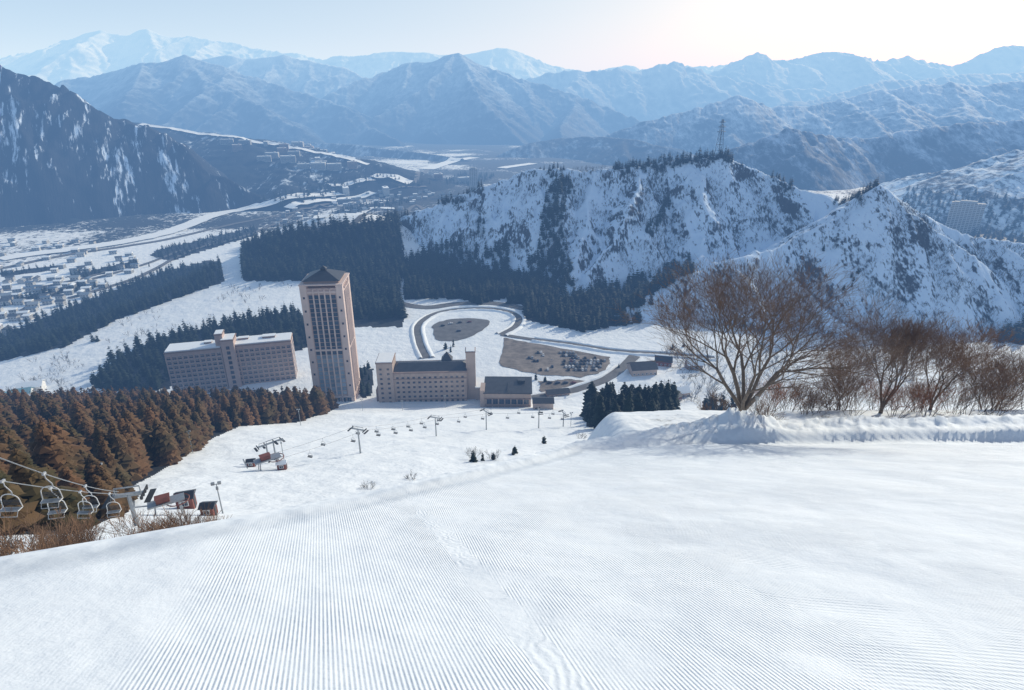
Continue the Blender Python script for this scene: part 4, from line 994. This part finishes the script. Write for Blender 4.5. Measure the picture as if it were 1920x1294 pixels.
for s in (-1,1):
    T_=[topof(st,angs[0],3.2,s)]+[topof(p,a,PY[i][1],s) for i,(p,a) in enumerate(zip(pp,angs))]
    for a,b in zip(T_[:-1],T_[1:]):
        f=cable(a,b,.045,.015); L=np.linalg.norm(np.array(b)-np.array(a)); n=max(2,int(L/11))
        for k in range(n):
            t=(k+.3+.4*(s>0))/n
            if t<.03 or t>.97: continue
            o=add(cme,'lift_chair',f(t),angs[0]); tag(o,'small chair hanging from the lift cable above the piste','chairlift chair','chairs hanging on the lower lift')
# power pylon on the crest
def lattice(p,h,label):
    m=MB(); b=4.2
    def cw(z): return b*(1-z/h*.80)
    lv=[0,.16,.32,.47,.61,.74,.87,1]
    for i,t in enumerate(lv):
        w=cw(t*h)
        C=[(-w,-w,t*h),(w,-w,t*h),(w,w,t*h),(-w,w,t*h)]
        if i:
            for j in range(4): m.tube(P[j],C[j],.30,.30,4); m.tube(P[j],C[(j+1)%4],.17,.17,4); m.tube(C[j],C[(j+1)%4],.17,.17,4)
        P=C
    for t,wd in ((.66,7.5),(.79,6.5),(.92,5.5)):
        for s in (-1,1):
            m.tube((0,0,t*h),(s*wd,0,t*h+.4),.28,.22,4); m.tube((0,0,t*h+2.0),(s*wd,0,t*h+.4),.2,.18,4)
    o=add(m.mesh('power_pylon',[M['greyd']]),'power_pylon',(p[0],p[1],p[2]-1),.4); tag(o,label,'power pylon')
lattice(crest(1347,292,780,900),47,'lattice steel power pylon on the snowy ridge crest')
# ------------------------------------------------------------------ skylight / haze
m=bpy.data.materials.new('haze'); m.use_nodes=True; nt=m.node_tree; nt.nodes.clear()
out=nd(nt,'ShaderNodeOutputMaterial'); ad=nd(nt,'ShaderNodeAddShader'); ab=nd(nt,'ShaderNodeVolumeAbsorption'); em=nd(nt,'ShaderNodeEmission')
sig=np.array([5.8e-5,1.15e-4,2.15e-4]); Linf=np.array([.84,.89,.97])
den=sig.max()*1.25
ab.inputs['Color'].default_value=(*(1-sig/den),1); ab.inputs['Density'].default_value=den
e3=sig*Linf; em.inputs['Color'].default_value=(*(e3/e3.max()),1); em.inputs['Strength'].default_value=float(e3.max())
nt.links.new(ab.outputs[0],ad.inputs[0]); nt.links.new(em.outputs[0],ad.inputs[1]); nt.links.new(ad.outputs[0],out.inputs['Volume'])
hb=MB().box((0,11500,225),(64000,31000,1550)).mesh('air_haze',[m]); o=add(hb,'air_haze'); tag(o,'box of glowing haze filling the winter air',None,None,'structure')  # added haze box around everything; its glow stands in for scattered sunlight
sun_az=math.radians(43); sun_el=math.radians(25)
w=bpy.data.worlds.new('World'); scene.world=w; w.use_nodes=True; nt=w.node_tree
sk=nd(nt,'ShaderNodeTexSky',sky_type='NISHITA'); sk.sun_disc=False; sk.sun_elevation=sun_el; sk.sun_rotation=sun_az; sk.altitude=600; sk.air_density=1.0; sk.dust_density=2.4
hs=nd(nt,'ShaderNodeHueSaturation'); hs.inputs['Saturation'].default_value=.75; nt.links.new(sk.outputs[0],hs.inputs['Color'])
nt.links.new(hs.outputs[0],nt.nodes['Background'].inputs[0]); nt.nodes['Background'].inputs[1].default_value=.105
from mathutils import Vector
sv=Vector((math.sin(sun_az)*math.cos(sun_el),math.cos(sun_az)*math.cos(sun_el),math.sin(sun_el)))
sl=bpy.data.lights.new('sun','SUN'); sl.energy=4.0; sl.angle=math.radians(.5); sl.color=(.84,.92,1.0)
so=bpy.data.objects.new('sun',sl); COL.objects.link(so); so.rotation_euler=sv.to_track_quat('Z','Y').to_euler()
cam=bpy.data.cameras.new('camera'); cam.lens=36*FL/1920; cam.sensor_width=36; cam.clip_end=80000; cam.clip_start=.1
co=bpy.data.objects.new('camera',cam); COL.objects.link(co); co.location=(0,0,0); co.rotation_euler=(math.pi/2-PIT,0,0); scene.camera=co
scene.view_settings.view_transform='Standard'; scene.view_settings.look='None'; scene.view_settings.exposure=0
print('done',time.time()-T0,'cars',nC,'houses',len(HP))
